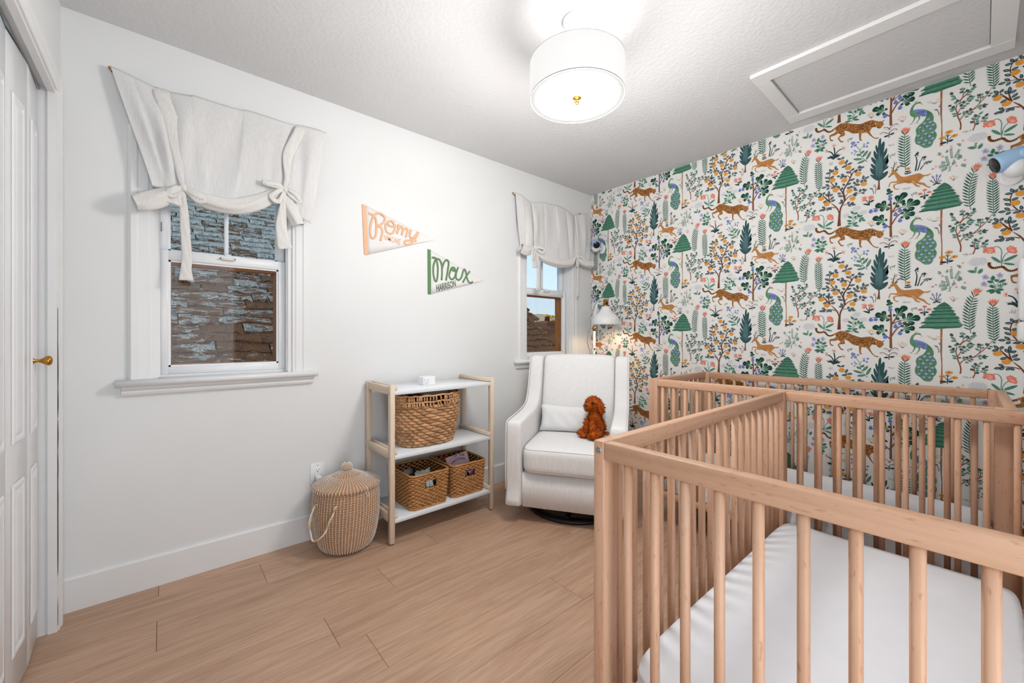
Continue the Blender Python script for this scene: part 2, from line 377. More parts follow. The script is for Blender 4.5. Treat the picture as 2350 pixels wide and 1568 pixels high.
def leaf(p0, p1, knob=False):
    p0 = Vector(p0); p1 = Vector(p1); d = (p1-p0); w = d.length; d.normalize(); nrm = Vector((-d.y, d.x)) if (-d.y) > 0 else Vector((d.y, -d.x))
    rz = math.atan2(d.y, d.x)
    # local: x along the leaf, y out of the face, z up
    def place(o): o.location = (p0.x, p0.y, 0); o.rotation_euler = (0, 0, rz); return o
    sg = 1 if Vector((-math.sin(rz), math.cos(rz))).dot(nrm) > 0 else -1
    t = .034
    lf = place(obj('door_leaf', G().rbox(.001, w-.001, *(sorted((0, -t*sg))), .012, DOZ-.018, .002, 1), 'door_paint', door, local=True))
    mx = .045
    for z0, z1 in ((.13, .66), (.78, 1.86)):
        g = G(); rings = [(0, .0008), (.007, .0055), (.014, .0055), (.024, -.001+.0022), (.04, .0065)]
        pr = None
        for off, h in rings:
            x0, x1, a, b = mx+off*.8, w-mx-off*.8, z0+off, z1-off; arch = 0
            r = [(x0, h*sg, a), (x1, h*sg, a), (x1, h*sg, b), (x0, h*sg, b)]
            if pr is not None: g.add(pr+r, [(i, (i+1) % 4, 4+(i+1) % 4, 4+i) for i in range(4)])
            pr = r
        g.add(pr, [(0, 1, 2, 3)]); obj('raised_panel', g, 'door_paint', lf, local=True)
    if knob:
        g = G().lathe([(.0, 0), (.011, 0), (.011, .004), (.006, .008), (.0055, .018), (.010, .026), (.0155, .033), (.0175, .040), (.0150, .046), (.008, .049), (0, .050)], 24)
        k = obj('knob', g, 'brass', lf, local=True); k.location = (w*.62, 0, 1.028); k.rotation_euler = (-sg*PI/2, 0, 0); tag(k, 'polished brass door knob')
    return lf
leaf((XD-.040, 2.270), (XD-.031, 2.075), True); leaf((XD-.031, 2.073), (XD-.040, 1.876)); leaf((XD-.040, 1.874), (XD-.031, 1.677)); leaf((XD-.031, 1.675), (XD-.040, 1.478))

# attic hatch in the ceiling
hat = thing('attic_hatch', 'white framed attic hatch panel set in the ceiling', 'hatch', (2.59, .34, CEIL))
HX0, HX1, HY0, HY1 = 2.262, 2.925, -.092, .776; hx0, hx1, hy0, hy1 = 2.35, 2.838, -.020, .712
for x0, x1, y0, y1 in ((HX0, hx0, HY0, HY1), (hx1, HX1, HY0, HY1)): obj('frame_board', G().rbox(x0, x1, y0, y1, CEIL-.019, CEIL-.0005, .0015, 1, False), 'trim_paint', hat)
for y0, y1 in ((HY0, hy0), (hy1, HY1)): obj('frame_board', G().rbox(hx0+.0006, hx1-.0006, y0, y1, CEIL-.018, CEIL-.0005, .0015, 1, False), 'trim_paint', hat)
obj('hatch_panel', G().box(hx0+.003, hx1-.003, hy0+.003, hy1-.003, CEIL-.006, CEIL-.001), 'ceiling_paint', hat)

# ------------------------------------------------------------------ windows
def window(name, x0):
    w = struct(name); x1 = x0+OW; P = lambda nm, g, m='trim_paint', par=None: obj(nm, g, m, par or w)
    prof = [(0, 0), (.012, 0), (.012, .010), (.016, .016), (.016, .046), (.020, .052), (.020, .070), (.010, .080), (0, .080)]
    P('side_casing', G().prism([(x0-b, YA-a) for a, b in prof], 2, .925, 2.03)); P('side_casing', G().prism([(x1+b, YA-a) for a, b in prof], 2, .925, 2.03))
    P('head_casing', G().prism([(YA-a, 2.03+b) for a, b in prof], 0, x0-.08, x1+.08))
    P('sill', G().prism([(YA-.048, .903), (YA-.052, .911), (YA-.050, .919), (YA-.044, .925), (YA+.06, .928), (YA+.06, .900), (YA-.044, .898)], 0, x0-.118, x1+.118, True))
    P('apron', G().prism([(YA, .897), (YA-.030, .897), (YA-.028, .886), (YA-.016, .878), (YA-.020, .870), (YA-.015, .859), (YA, .857)], 0, x0-.10, x1+.10))
    P('jamb', G().box(x0, x0+.020, YA-.002, YA+TH, OZ0, OZ1)); P('jamb', G().box(x1-.020, x1, YA-.002, YA+TH, OZ0, OZ1)); P('head_jamb', G().box(x0, x1, YA-.002, YA+TH, OZ1-.02, OZ1))
    P('stop', G().box(x0+.02, x0+.026, YA+.005, YA+.035, .928, OZ1)); P('stop', G().box(x1-.026, x1-.02, YA+.005, YA+.035, .928, OZ1))
    P('sill_ramp', G().box(x0, x1, YA+.03, YA+TH, OZ0, .938))
    a, b = x0+.022, x1-.022; gx0, gx1 = x0+.054, x1-.057
    def sash(nm, y0, y1, z0, z1, gz0, gz1):
        s = P(nm, G().rbox(a, gx0, y0, y1, z0, z1, .002, 1).rbox(gx1, b, y0, y1, z0, z1, .002, 1).rbox(gx0-.001, gx1+.001, y0, y1, z0, gz0, .002, 1).rbox(gx0-.001, gx1+.001, y0, y1, gz1, z1, .002, 1), 'white_plastic')
        bd = .008
        P('glazing_bead', G().box(gx0-.001, gx0+bd, y0+.008, y1-.008, gz0, gz1).box(gx1-bd, gx1+.001, y0+.008, y1-.008, gz0, gz1).box(gx0, gx1, y0+.008, y1-.008, gz0-.001, gz0+bd).box(gx0, gx1, y0+.008, y1-.008, gz1-bd, gz1+.001), 'white_plastic', s)
        P('pane', G().box(gx0+.002, gx1-.002, (y0+y1)/2-.002, (y0+y1)/2+.002, gz0+.002, gz1-.002), 'window_glass', s)
        return s
    lo = sash('lower_sash', YA+.038, YA+.066, .938, 1.512, .972, 1.468)
    up = sash('upper_sash', YA+.072, YA+.100, 1.470, 2.008, 1.515, 1.975)
    cx = (gx0+gx1)/2
    P('muntin', G().rbox(cx-.009, cx+.009, YA+.080, YA+.096, 1.512, 1.976, .002, 1), 'white_plastic', up)
    # brown stained outer frame with insect screen behind the lower sash
    oy0, oy1 = YA+.074, YA+.132
    P('screen_frame', G().box(gx0-.006, gx0+.010, oy0, oy1, .95, 1.468).box(gx1-.010, gx1+.006, oy0, oy1, .95, 1.468), 'stained_wood_z')
    P('screen_frame', G().box(gx0+.010, gx1-.010, oy0, oy1, .95, .982).box(gx0+.010, gx1-.010, oy0, oy1, 1.452, 1.468), 'stained_wood')
    P('insect_screen', G().box(gx0+.010, gx1-.010, oy1-.006, oy1-.005, .982, 1.452), 'insect_screen')
    # sash lift and lock
    g = G().tube([(cx-.030, YA+.030, 1.497), (cx-.012, YA+.028, 1.494), (cx+.012, YA+.028, 1.494), (cx+.030, YA+.030, 1.497)], [.007, .0055, .0055, .007], 8)
    h = P('sash_lift', g, 'stitch_white', lo); P('screw', G().ball((cx-.030, YA+.0235, 1.497), .0028).ball((cx+.030, YA+.0235, 1.497), .0028), 'black_plastic', lo)
    P('sash_lock', G().rbox(cx-.010, cx+.016, YA+.044, YA+.066, 1.5125, 1.522, .002, 1), 'white_plastic', lo)
    P('vent_latch', G().rbox(x0+.0265, x0+.031, YA+.050, YA+.066, 1.60, 1.64, .001, 1), 'grey_print', up)
    return w
window('window_1', W1); window('window_2', W2)

# ------------------------------------------------------------------ wallpaper print on the right wall
INK = dict(al='6670b0', an='5f5138', bb='70432e', bf='8a5840', br='955c48', bw='b3bee6', cl='f8b49c', co='ee7f62', cv='587a7c', cy='3a5a5e', db='94632f', db2='3c5266', dd='33261e', de='c78a52', dk='2f4546', dl='f2d3ab', fd='35594f', fg='437565', fi='6c85d0', fl='1f4a3e', fm='4f8a72', fs='7aa493', fv='86b8a2', fv2='86bfa0', gk='68706c', gy='a7b0a6', ir='7f92cf', la='8e93cc', ld='352014', lk='2e2018', lp='b97e48', lw='f3e4cf', od='4b6065', og='6c9c88', oo='e9a24c', os='6f9684', ot='2f4a52', ov='8fa3a3', pc='f2917c', pd='3d5266', pe='a4b5e0', pg='6b9a76', pi='5b937a', pk='f7bdb0', pl='f9c3b2', pn='1f4a40', po='f08a74', po2='a8705c', pp='f8cfc4', pt='c08a72', pv='44705a', pw='8292d2', rd='a8483a', rd2='d8614c', tb='7b4c34', tk='8a5b43', tp='b07350', yl='efc98a', yo='eca64a')
INK['or'] = 'eba44c'
WP = """
S lp 0 9.8 7.6 : 10 4 6 -12 10 -31 22 -48 40 -55 64 -51 87 -49 100 -58 113 -78 131 -93 155 -94 178 -83 196 -68
P lp 0 : 192 -69 210 -53 238 -37 263 -36 295 -43 322 -60 347 -76 377 -94 407 -107 440 -113 463 -109 492 -104 516 -105 539 -112 561 -129 584 -145 609 -153 623 -171 627 -194 618 -209 606 -224 592 -227 578 -219 567 -204 544 -196 527 -198 510 -225 487 -227 463 -229 440 -225 413 -212 386 -207 356 -196 328 -169 307 -151 285 -137 276 -151 245 -157 223 -145 204 -114
P lp 0 : 210 -91 223 -109 229 -135 210 -151 181 -158 152 -158 151 -184 162 -201 178 -207 175 -215 152 -212 141 -187 138 -142 149 -134 181 -126 197 -113
P lp 0 : 223 -105 276 -120 282 -145 288 -177 279 -193 245 -197 232 -203 242 -225 254 -249 273 -254 274 -264 248 -261 232 -235 218 -206 223 -193 238 -176 245 -157 223 -141
P lp 0 : 414 -200 438 -216 435 -235 432 -265 431 -288 441 -302 440 -308 422 -304 416 -282 414 -251 413 -227
P lp 0 : 469 -218 507 -217 513 -245 524 -274 541 -307 561 -322 581 -324 585 -333 573 -338 556 -332 533 -309 510 -275 487 -240
S lk 2 4.3 1.3 : 619 -159 634 -148
Q lw 2 : 550 -155 563 -163 553 -171
S lk 2 2.3 2.3 : 573 -201 584 -220 595 -226 602 -220
S lk 2 2.4 2.4 : 546 -152 551 -170 551 -180
R ld 2 4.2 : 218 -64 249 -57 276 -64 307 -76 245 -80 271 -75 302 -101 213 -92 238 -110 265 -100 263 -131 235 -132 248 -152 282 -105 335 -88 350 -108 331 -120 365 -131 374 -103 395 -113 341 -146 371 -163 313 -139 398 -170 422 -177 413 -146 428 -156 446 -125 457 -147 469 -122 472 -165 487 -137 492 -165 507 -122 504 -148 524 -148 539 -134 487 -187 454 -181 498 -208 469 -207 443 -167 401 -194 350 -177 377 -186 530 -176 544 -186 392 -138 443 -144 422 -124
B lk 2 7.5 : 10 4 6 -12 10 -31 22 -48 40 -55 64 -51 87 -49 100 -58 113 -78 131 -93 155 -94 178 -83
S dk 0 4.7 4.7 : 183 -411 189 -372 188 -332 181 -296
S dk 0 4.7 4.7 : 178 -406 168 -369 149 -342 123 -328
S dk 0 4.7 4.7 : 189 -400 207 -371 232 -348 257 -342
P dk 0 : 175 -444 162 -428 142 -418 116 -418 126 -407 108 -396 136 -397 149 -400 136 -384 162 -394 178 -411 188 -404 200 -394 229 -384 219 -400 256 -398 235 -409 238 -419 207 -429 188 -436
S gy 1 2.2 1.1 : 134 -499 136 -481
S gy 1 2.2 1.1 : 146 -499 146 -462
S gy 1 2.2 1.1 : 155 -500 154 -476
S gy 1 2.2 1.1 : 165 -501 167 -467
S dk 1 2.6 1.4 : 312 -252 319 -285
S dk 1 2.6 1.4 : 325 -243 330 -263
S dk 1 2.6 1.4 : 339 -242 335 -262
S dk 1 2.6 1.4 : 353 -242 342 -269
S fs 0 3.4 2.4 : 488 -570 457 -531 440 -502 428 -458 425 -427 410 -390 389 -357
S fs 0 2.1 2.1 : 425 -419 431 -397 449 -388
S fs 0 2.1 2.1 : 428 -443 410 -426 395 -422
P ir 0 : 339 -304 353 -291 377 -299 383 -319 368 -325 359 -339 347 -321
P ir 0 : 365 -328 386 -329 398 -345 383 -358 368 -352
P ir 0 : 341 -355 344 -336 357 -339 353 -361
P ir 0 : 391 -317 404 -307 420 -318 407 -327
P ir 0 : 447 -376 457 -368 469 -379 466 -394 454 -392
P ir 0 : 481 -366 487 -344 507 -357 495 -366
P ir 0 : 475 -403 481 -381 492 -387 490 -405
P ir 0 : 449 -357 460 -349 469 -362 457 -364
P ir 0 : 365 -404 374 -394 383 -401 377 -412
P ir 0 : 379 -420 383 -409 395 -418 392 -430 382 -430
P ir 0 : 339 -420 353 -414 360 -425 350 -431
P ir 0 : 365 -453 368 -434 383 -444 377 -455
P cy 0 : 601 -340 606 -363 606 -416 612 -402 626 -387 635 -401 633 -457 627 -511 640 -484 652 -471 656 -483 651 -527 626 -580 640 -570 666 -540 665 -566 656 -610 634 -644 665 -603 667 -626 651 -668 629 -681 662 -670 662 -696 629 -718 623 -740 645 -731 663 -731 659 -759 640 -787 609 -810 587 -814 561 -802 536 -773 518 -745 513 -724 527 -729 547 -742 527 -716 513 -676 514 -653 527 -658 543 -675 521 -631 519 -608 530 -609 560 -643 530 -579 520 -543 526 -529 544 -550 570 -590 547 -536 541 -489 544 -465 553 -470 577 -523 561 -466 557 -423 563 -407 570 -414 576 -441 581 -412 584 -375 592 -346
Q tk -1 : 580 -811 594 -813 595 -865 598 -918 568 -916 577 -875 580 -849
S gk 0 2.7 2.7 : 540 -956 541 -932 529 -900
S gk 0 2.3 2.3 : 556 -950 561 -903 557 -874
S dk 0 3.0 3.0 : 495 -1045 484 -1022 472 -1000
S dk 0 3.4 3.4 : 505 -1069 503 -1030 510 -1004
P dk 0 : 508 -1074 481 -1067 449 -1047 469 -1044 492 -1051 501 -1038 508 -1042
S fs 0 2.8 1.7 : 351 -1297 354 -1258 368 -1226 359 -1183 363 -1144 377 -1118
S fs 0 2.4 2.4 : 356 -1254 377 -1219 410 -1188 446 -1176
S fs 0 2.1 2.1 : 356 -1246 351 -1222 331 -1206
S fs 0 2.1 2.1 : 362 -1207 347 -1183 316 -1159
S fs 0 1.7 1.7 : 401 -1206 428 -1208 457 -1209
D al 1 18.1 14.6 40 : 392 -1083
D al 1 18.7 12.8 40 : 449 -1143
D al 1 15.8 13.2 40 : 296 -1146
S fs 0 3.1 3.1 : 85 -1279 83 -1226 82 -1193 85 -1144 80 -1115 67 -1092 50 -1084 35 -1089
S fs 0 2.8 2.8 : 88 -1246 93 -1201 107 -1169 126 -1149
P po 0 : 39 -1091 44 -1118 45 -1143 30 -1142 20 -1150 10 -1142 0 -1146 -10 -1133 -27 -1137 -36 -1116 -26 -1108 -34 -1091 -14 -1085 7 -1082 27 -1083
P po 0 : 113 -1104 126 -1101 136 -1089 146 -1097 155 -1094 159 -1106 175 -1114 173 -1131 180 -1147 175 -1167 162 -1170 149 -1164 133 -1158 120 -1141 116 -1125
S fm 1 1.9 1.1 : 83 -1250 23 -1183
S fm 1 1.8 1.1 : 90 -1238 178 -1187
S fm 1 1.8 1.1 : 90 -1250 162 -1273
S gk 1 1.2 0.8 : 524 -85 498 -53
S gk 1 1.2 0.8 : 524 -85 511 -56
S gk 1 1.2 0.8 : 524 -85 524 -59
S gk 1 1.2 0.8 : 524 -85 537 -61
S gk 1 1.2 0.8 : 524 -85 550 -64
S gk 1 1.1 0.8 : 779 -231 754 -200
S gk 1 1.1 0.8 : 779 -231 766 -202
S gk 1 1.1 0.8 : 779 -231 779 -204
S gk 1 1.1 0.8 : 779 -231 791 -207
S gk 1 1.1 0.8 : 779 -231 804 -209
S gk 1 1.1 0.8 : 1022 -137 985 -110
S gk 1 1.1 0.8 : 1022 -137 1003 -114
S gk 1 1.1 0.8 : 1022 -137 1022 -118
S gk 1 1.1 0.8 : 1022 -137 1040 -122
S gk 1 1.1 0.8 : 1022 -137 1058 -126
S gk 1 1.0 0.7 : 1157 -981 1138 -957
S gk 1 1.0 0.7 : 1157 -981 1147 -958
S gk 1 1.0 0.7 : 1157 -981 1157 -958
S gk 1 1.0 0.7 : 1157 -981 1167 -959
S gk 1 1.0 0.7 : 1157 -981 1176 -960
P pg 0 : 866 -137 912 -147 947 -163 979 -191 1003 -224 1015 -258 1017 -290 1013 -313 1028 -337 1037 -363 1037 -394 1025 -420 1037 -450 1038 -478 1028 -508 1015 -524 1008 -554 991 -575 966 -578 942 -570 922 -546 904 -527 884 -508 875 -475 877 -439 887 -409 882 -372 886 -344 904 -318 927 -301 947 -276 961 -240 937 -228 912 -220 881 -223 861 -210 843 -189 836 -158 841 -120 856 -87 876 -70 899 -65 914 -67 923 -78 917 -87 896 -81 876 -91 866 -114
P pw 1 : 868 -138 912 -147 942 -162 961 -191 969 -224 954 -241 937 -234 917 -221 899 -203 884 -175
S pd 2 1.9 0.9 : 889 -169 904 -204
S pd 2 1.8 0.9 : 904 -169 920 -208
S pd 2 1.8 0.9 : 919 -172 934 -210
S pd 2 1.8 0.9 : 932 -174 944 -209
S pd 2 1.8 0.9 : 944 -180 952 -203
S pd 2 1.8 0.9 : 927 -216 937 -232
S pd 2 1.8 0.9 : 939 -218 949 -234
S pv 1 2.1 0.9 : 966 -195 979 -233 974 -267
S pv 1 2.1 0.9 : 976 -201 991 -239 991 -285
S pv 1 2.1 0.9 : 984 -206 1001 -244 1003 -301
S pv 1 2.1 0.9 : 971 -225 966 -252 952 -288
S pv 1 2.1 0.9 : 912 -327 894 -363 899 -403
S pv 1 2.1 0.9 : 929 -319 922 -364 917 -413
S pv 1 2.1 0.9 : 1015 -335 1025 -368 1015 -401
S pv 1 2.1 0.9 : 949 -341 954 -380 942 -417
S pv 1 2.1 0.9 : 976 -331 976 -367 976 -402
S pv 1 2.1 0.9 : 891 -445 889 -470 896 -496
S pv 1 2.1 0.9 : 917 -420 914 -459 909 -483
S pv 1 2.1 0.9 : 942 -432 939 -463 944 -503
S pv 1 2.1 0.9 : 974 -437 966 -467 976 -500
S pv 1 2.1 0.9 : 1001 -406 1001 -444 993 -482
S pv 1 2.1 0.9 : 1020 -430 1025 -466 1018 -486
S pv 1 2.1 0.9 : 929 -501 934 -533
S pv 1 2.1 0.9 : 974 -525 971 -556
S pv 1 2.1 0.9 : 1001 -504 998 -542
S po2 1 1.5 1.5 : 920 -85 932 -105
S pg 0 6.2 2.5 : 873 -213 872 -237 856 -270
S pg 0 6.1 2.1 : 909 -220 908 -251 889 -280
S pt 0 1.9 1.9 : 856 -274 830 -284
S pt 0 1.9 1.9 : 848 -272 856 -286
S pt 0 1.9 1.9 : 889 -280 873 -292
S pt 0 1.9 1.9 : 889 -280 901 -289
S rd2 0 1.4 1.4 : 883 -69 879 -50
S rd2 0 1.4 1.4 : 883 -69 897 -43
S rd2 0 1.4 1.4 : 883 -69 871 -60
S fs 0 3.3 3.3 : 805 -767 801 -718 797 -668 795 -618 794 -569 793 -520 794 -470 796 -421 798 -372
Q co 1 : 791 -366 779 -344 773 -325 756 -313 782 -321 777 -289 791 -317 800 -289 805 -320 821 -293 818 -323 846 -309 830 -333 850 -333 832 -340 822 -355 811 -369
S cl 2 1.6 1.6 : 795 -360 789 -326
S cl 2 1.6 1.6 : 800 -361 798 -328
S cl 2 1.6 1.6 : 805 -362 808 -329
S cl 2 1.6 1.6 : 810 -363 817 -331
S fs 0 3.1 3.1 : 1274 -1307 1267 -1260 1263 -1213 1262 -1166 1263 -1118 1267 -1071 1274 -1025 1283 -978 1294 -932
Q co 1 : 1297 -920 1292 -898 1291 -879 1280 -865 1300 -876 1303 -845 1308 -874 1322 -848 1319 -878 1338 -854 1329 -883 1355 -872 1336 -893 1353 -895 1336 -900 1325 -913 1313 -925
S cl 2 1.4 1.4 : 1301 -915 1304 -882
S cl 2 1.4 1.4 : 1305 -916 1311 -884
S cl 2 1.4 1.4 : 1309 -918 1319 -887
S cl 2 1.4 1.4 : 1313 -919 1326 -890
S fs 0 2.9 2.9 : 1426 -1409 1423 -1363 1421 -1317 1419 -1271 1418 -1225 1417 -1178 1416 -1132 1416 -1086 1416 -1040
Q co 1 : 1408 -1040 1397 -1020 1391 -1002 1375 -992 1399 -997 1394 -966 1408 -992 1416 -964 1420 -993 1434 -965 1432 -995 1458 -978 1443 -1004 1461 -1001 1444 -1010 1436 -1026 1426 -1041
S cl 2 1.6 1.6 : 1411 -1034 1405 -1001
S cl 2 1.6 1.6 : 1416 -1034 1413 -1002
S cl 2 1.6 1.6 : 1420 -1034 1423 -1002
S cl 2 1.6 1.6 : 1424 -1035 1431 -1003
S dk 0 2.3 2.3 : 673 -277 670 -258 656 -243 628 -234
S dk 0 2.3 2.3 : 673 -274 686 -246 708 -232 729 -230 745 -241
S dk 0 2.3 2.3 : 674 -326 653 -304 623 -285 592 -291
S dk 0 2.3 2.3 : 675 -306 692 -288 711 -280 729 -286 739 -298
S dk 0 2.9 2.9 : 671 -361 672 -325 674 -300
S dk 1 1.8 1.0 : 671 -440 673 -456
S dk 1 1.8 1.0 : 688 -445 681 -460
S dk 1 1.8 1.0 : 711 -446 696 -461
S dk 1 2.3 1.3 : 679 -562 686 -598
S dk 1 2.3 1.3 : 692 -555 696 -574
S dk 1 2.2 1.3 : 707 -553 702 -574
S dk 1 2.2 1.3 : 720 -551 711 -579
S gk 0 2.4 2.4 : 1053 -272 1054 -248 1043 -218
S gk 0 2.1 2.1 : 1065 -266 1071 -220 1070 -192
S dk 0 2.6 2.6 : 1114 -590 1116 -535 1117 -490
S dk 0 2.3 2.3 : 1115 -559 1098 -525
S dk 0 2.3 2.3 : 1116 -559 1141 -532
S dk 0 2.3 2.3 : 1115 -514 1100 -496
S dk 0 2.3 2.3 : 1117 -514 1137 -502
S gk 1 2.1 1.1 : 1221 -505 1226 -516
S gk 1 2.1 1.1 : 1238 -504 1235 -522
S gk 1 2.1 1.1 : 1253 -506 1245 -524
S gk 1 2.1 1.1 : 1276 -508 1261 -521
D al 1 31.0 20.6 75 : 1320 -598
S fs 0 6.2 6.2 : 1307 -689 1305 -669 1310 -646
S br 0 4.8 3.1 : 1203 -480 1207 -433 1200 -388 1187 -342 1182 -300 1173 -261 1180 -211
S br 0 3.7 1.7 : 1203 -378 1218 -351 1250 -330 1281 -316 1312 -305 1351 -306
S br 0 3.6 2.5 : 1283 -316 1312 -288 1333 -263 1359 -232 1380 -204 1393 -180
S br 0 3.0 1.6 : 1329 -265 1338 -231 1338 -171
S br 0 3.1 1.4 : 1184 -314 1196 -282 1214 -242 1241 -210 1270 -190
S br 0 3.2 1.4 : 1173 -261 1154 -233 1136 -206
S br 0 5.7 2.0 : 1198 -191 1218 -162 1241 -143 1263 -115 1294 -82
S br 0 2.9 1.4 : 1177 -160 1164 -130 1148 -99
S br 0 2.8 1.4 : 1220 -155 1223 -119 1221 -82 1218 -51
S br 0 2.2 1.1 : 1391 -183 1406 -154 1420 -131
S br 0 3.9 1.7 : 1287 -518 1301 -472 1296 -431 1301 -406 1312 -388 1329 -374
S br 0 2.7 1.6 : 1338 -457 1357 -429 1372 -408
S os 0 2.0 1.2 : 1118 -877 1132 -851 1125 -813 1111 -777 1102 -724
S os 0 1.7 1.1 : 1137 -879 1132 -854 1148 -815 1153 -798
S os 0 1.4 0.9 : 1132 -851 1109 -839 1073 -846
S os 0 1.4 0.9 : 1125 -813 1102 -810 1061 -820
S os 0 1.4 0.9 : 1146 -746 1137 -697 1140 -643
S os 0 1.4 0.9 : 1125 -806 1087 -799 1064 -779
P de 0 : 723 -747 735 -768 751 -795 767 -819 785 -831 814 -834 840 -832 871 -830 896 -829 917 -835 932 -851 949 -861 971 -861 998 -857 981 -873 966 -877 952 -872 939 -880 927 -897 906 -920 932 -936 949 -948 961 -970 979 -992 989 -995 989 -1004 971 -999 952 -980 934 -961 912 -951 889 -933 894 -951 909 -965 915 -972 899 -973 881 -960 866 -935 853 -918 830 -916 793 -899 772 -901 745 -899 724 -900 719 -910 719 -932 727 -946 745 -949 745 -956 727 -955 711 -939 704 -913 708 -898 724 -890 743 -883 716 -877 689 -871 681 -882 674 -909 667 -908 671 -885 683 -860 708 -861 732 -862 737 -853 729 -826 719 -800 713 -784 692 -790 677 -803 667 -799 670 -792 686 -760 700 -744 713 -742
S an 0 3.5 1.3 : 707 -743 708 -699 716 -667 715 -641
S an 0 2.2 2.2 : 715 -670 740 -657
S an 0 1.9 1.9 : 711 -681 737 -677
S an 0 1.9 1.9 : 705 -721 686 -693
S an 0 1.9 1.9 : 708 -697 725 -699
S an 0 3.5 1.3 : 721 -745 740 -717 767 -694 788 -677
S an 0 2.2 2.2 : 772 -693 827 -683
S an 0 1.9 1.9 : 785 -696 815 -712
S an 0 1.9 1.9 : 745 -716 776 -714
S an 0 1.9 1.9 : 736 -724 740 -699
S dd 2 1.9 1.9 : 700 -768 708 -767
S dl 2 2.5 0.9 : 856 -897 876 -925 889 -940
S dl 2 2.2 0.9 : 743 -883 756 -865
S dl 2 2.7 1.2 : 906 -920 924 -897 939 -880
S db 2 1.4 0.6 : 788 -875 804 -898
S db 2 1.4 0.6 : 798 -878 814 -903
S db 2 1.4 0.6 : 811 -881 830 -906
S db 2 1.4 0.6 : 822 -889 845 -907
S db 2 1.4 0.6 : 899 -884 906 -867
S db 2 1.4 0.6 : 906 -885 914 -864
S db 2 1.4 0.6 : 909 -842 922 -864
S dk 0 2.5 2.5 : 819 -809 819 -773
S dk 0 4.9 3.1 : 879 -796 889 -729 891 -687 884 -643
S dk 0 4.0 2.1 : 895 -798 909 -749 917 -707 932 -681
S dk 0 4.0 2.1 : 917 -793 937 -759 961 -740
S dk 0 2.1 2.1 : 1035 -978 1015 -914
S dk 0 2.1 2.1 : 1035 -978 1037 -912
S dk 0 2.1 2.1 : 1037 -979 1054 -924
S dk 0 2.1 2.1 : 1030 -978 1001 -945
S dk 0 2.1 2.1 : 1040 -975 1064 -956
S gk 1 1.9 1.1 : 785 -959 791 -974
S gk 1 1.9 1.1 : 800 -956 798 -974
S gk 1 1.9 1.1 : 817 -959 810 -975
S gk 1 1.9 1.1 : 840 -960 824 -976
S dk 1 2.2 1.2 : 850 -1035 858 -1070
S dk 1 2.2 1.2 : 862 -1028 866 -1047
S dk 1 2.1 1.2 : 879 -1024 873 -1047
S dk 1 2.1 1.2 : 891 -1025 884 -1053
S db2 0 1.8 1.8 : 948 -1099 948 -1035
S db2 0 1.5 1.5 : 947 -1081 927 -1059
S db2 0 1.5 1.5 : 950 -1081 967 -1064
Q pi 0 : 1093 -980 1104 -991 1120 -1006 1130 -1024 1148 -1044 1137 -1050 1160 -1077 1158 -1087 1174 -1118 1167 -1121 1195 -1139 1186 -1153 1202 -1180 1186 -1190 1222 -1218 1215 -1235 1202 -1244 1163 -1252 1112 -1255 1069 -1260 1035 -1263 996 -1253 962 -1251 937 -1251 910 -1250 927 -1229 922 -1222 957 -1205 927 -1190 952 -1173 947 -1166 977 -1153 955 -1150 965 -1131 994 -1118 984 -1104 1004 -1090 1006 -1076 1026 -1063 1014 -1052 1016 -1038 1045 -1029 1043 -1019 1062 -1003 1078 -990
N pn 2 5.0 -1005,-1023,-1049,-1080,-1113,-1155,-1198,-1246 : 1093 -980 1119 -1006 1149 -1044 1163 -1080 1176 -1118 1195 -1143 1204 -1184 1220 -1221 1202 -1244 1035 -1259 912 -1248 927 -1190 957 -1148 984 -1104 1006 -1076 1016 -1042 1043 -1019 1062 -1003
Q tp -1 : 1064 -1258 1080 -1258 1077 -1415 1076 -1554 1078 -1554 1081 -1820 1086 -1830 1059 -1832 1069 -1745 1071 -1623 1063 -1485
Q tb 0 : 213 -1256 219 -1188 226 -1100 218 -1068 200 -1031 181 -1002 162 -977 149 -956 168 -973 197 -1003 223 -1044 233 -1079 238 -1041 254 -1006 276 -971 285 -952 281 -912 290 -913 291 -960 273 -1003 254 -1046 246 -1089 245 -1169 248 -1256
S bb 0 7.7 3.3 : 146 -954 123 -920 97 -882 74 -847
S bb 0 5.8 2.2 : 146 -954 136 -913 129 -868 134 -832
S bb 0 4.0 1.8 : 194 -1029 162 -1015 100 -1012 60 -1022
S bb 0 7.8 3.5 : 285 -970 279 -914 270 -866 279 -823 301 -785 325 -736 344 -687 368 -647 398 -627
S bb 0 4.2 2.4 : 344 -691 341 -652 331 -615
S bb 0 4.2 2.1 : 273 -894 254 -845 229 -799 200 -769 162 -757 110 -755
S bb 0 4.0 2.5 : 181 -759 155 -716 139 -678 139 -630 155 -587 188 -559
S bb 0 3.1 1.8 : 335 -710 316 -684 291 -672 238 -668
S bb 0 3.5 2.5 : 285 -919 310 -889
S bb 0 3.8 2.1 : 359 -833 392 -797 422 -769 451 -764
S bb 0 4.2 1.8 : 282 -970 313 -936 353 -915 398 -916 440 -909
S bb 0 2.8 1.4 : 270 -1017 295 -1012 316 -1011 338 -1020 356 -1031
S bb 0 3.9 2.1 : 307 -549 282 -515
S bf 0 9.2 5.5 : 686 -1468 685 -1340 689 -1184 680 -1013
S bf 0 5.5 3.1 : 688 -1340 734 -1255 785 -1214 815 -1201
S bf 0 6.2 3.7 : 689 -1212 724 -1143 744 -1073
S bf 0 5.5 3.1 : 685 -1368 656 -1340 640 -1318
S bf 0 4.9 2.5 : 682 -1155 651 -1133 533 -1122
S bf 0 4.3 2.5 : 703 -1198 755 -1165 800 -1159
S fs 0 2.7 1.6 : 1433 -884 1431 -848 1419 -815 1410 -791 1387 -759
S fs 0 2.1 1.3 : 1433 -852 1450 -818 1458 -767
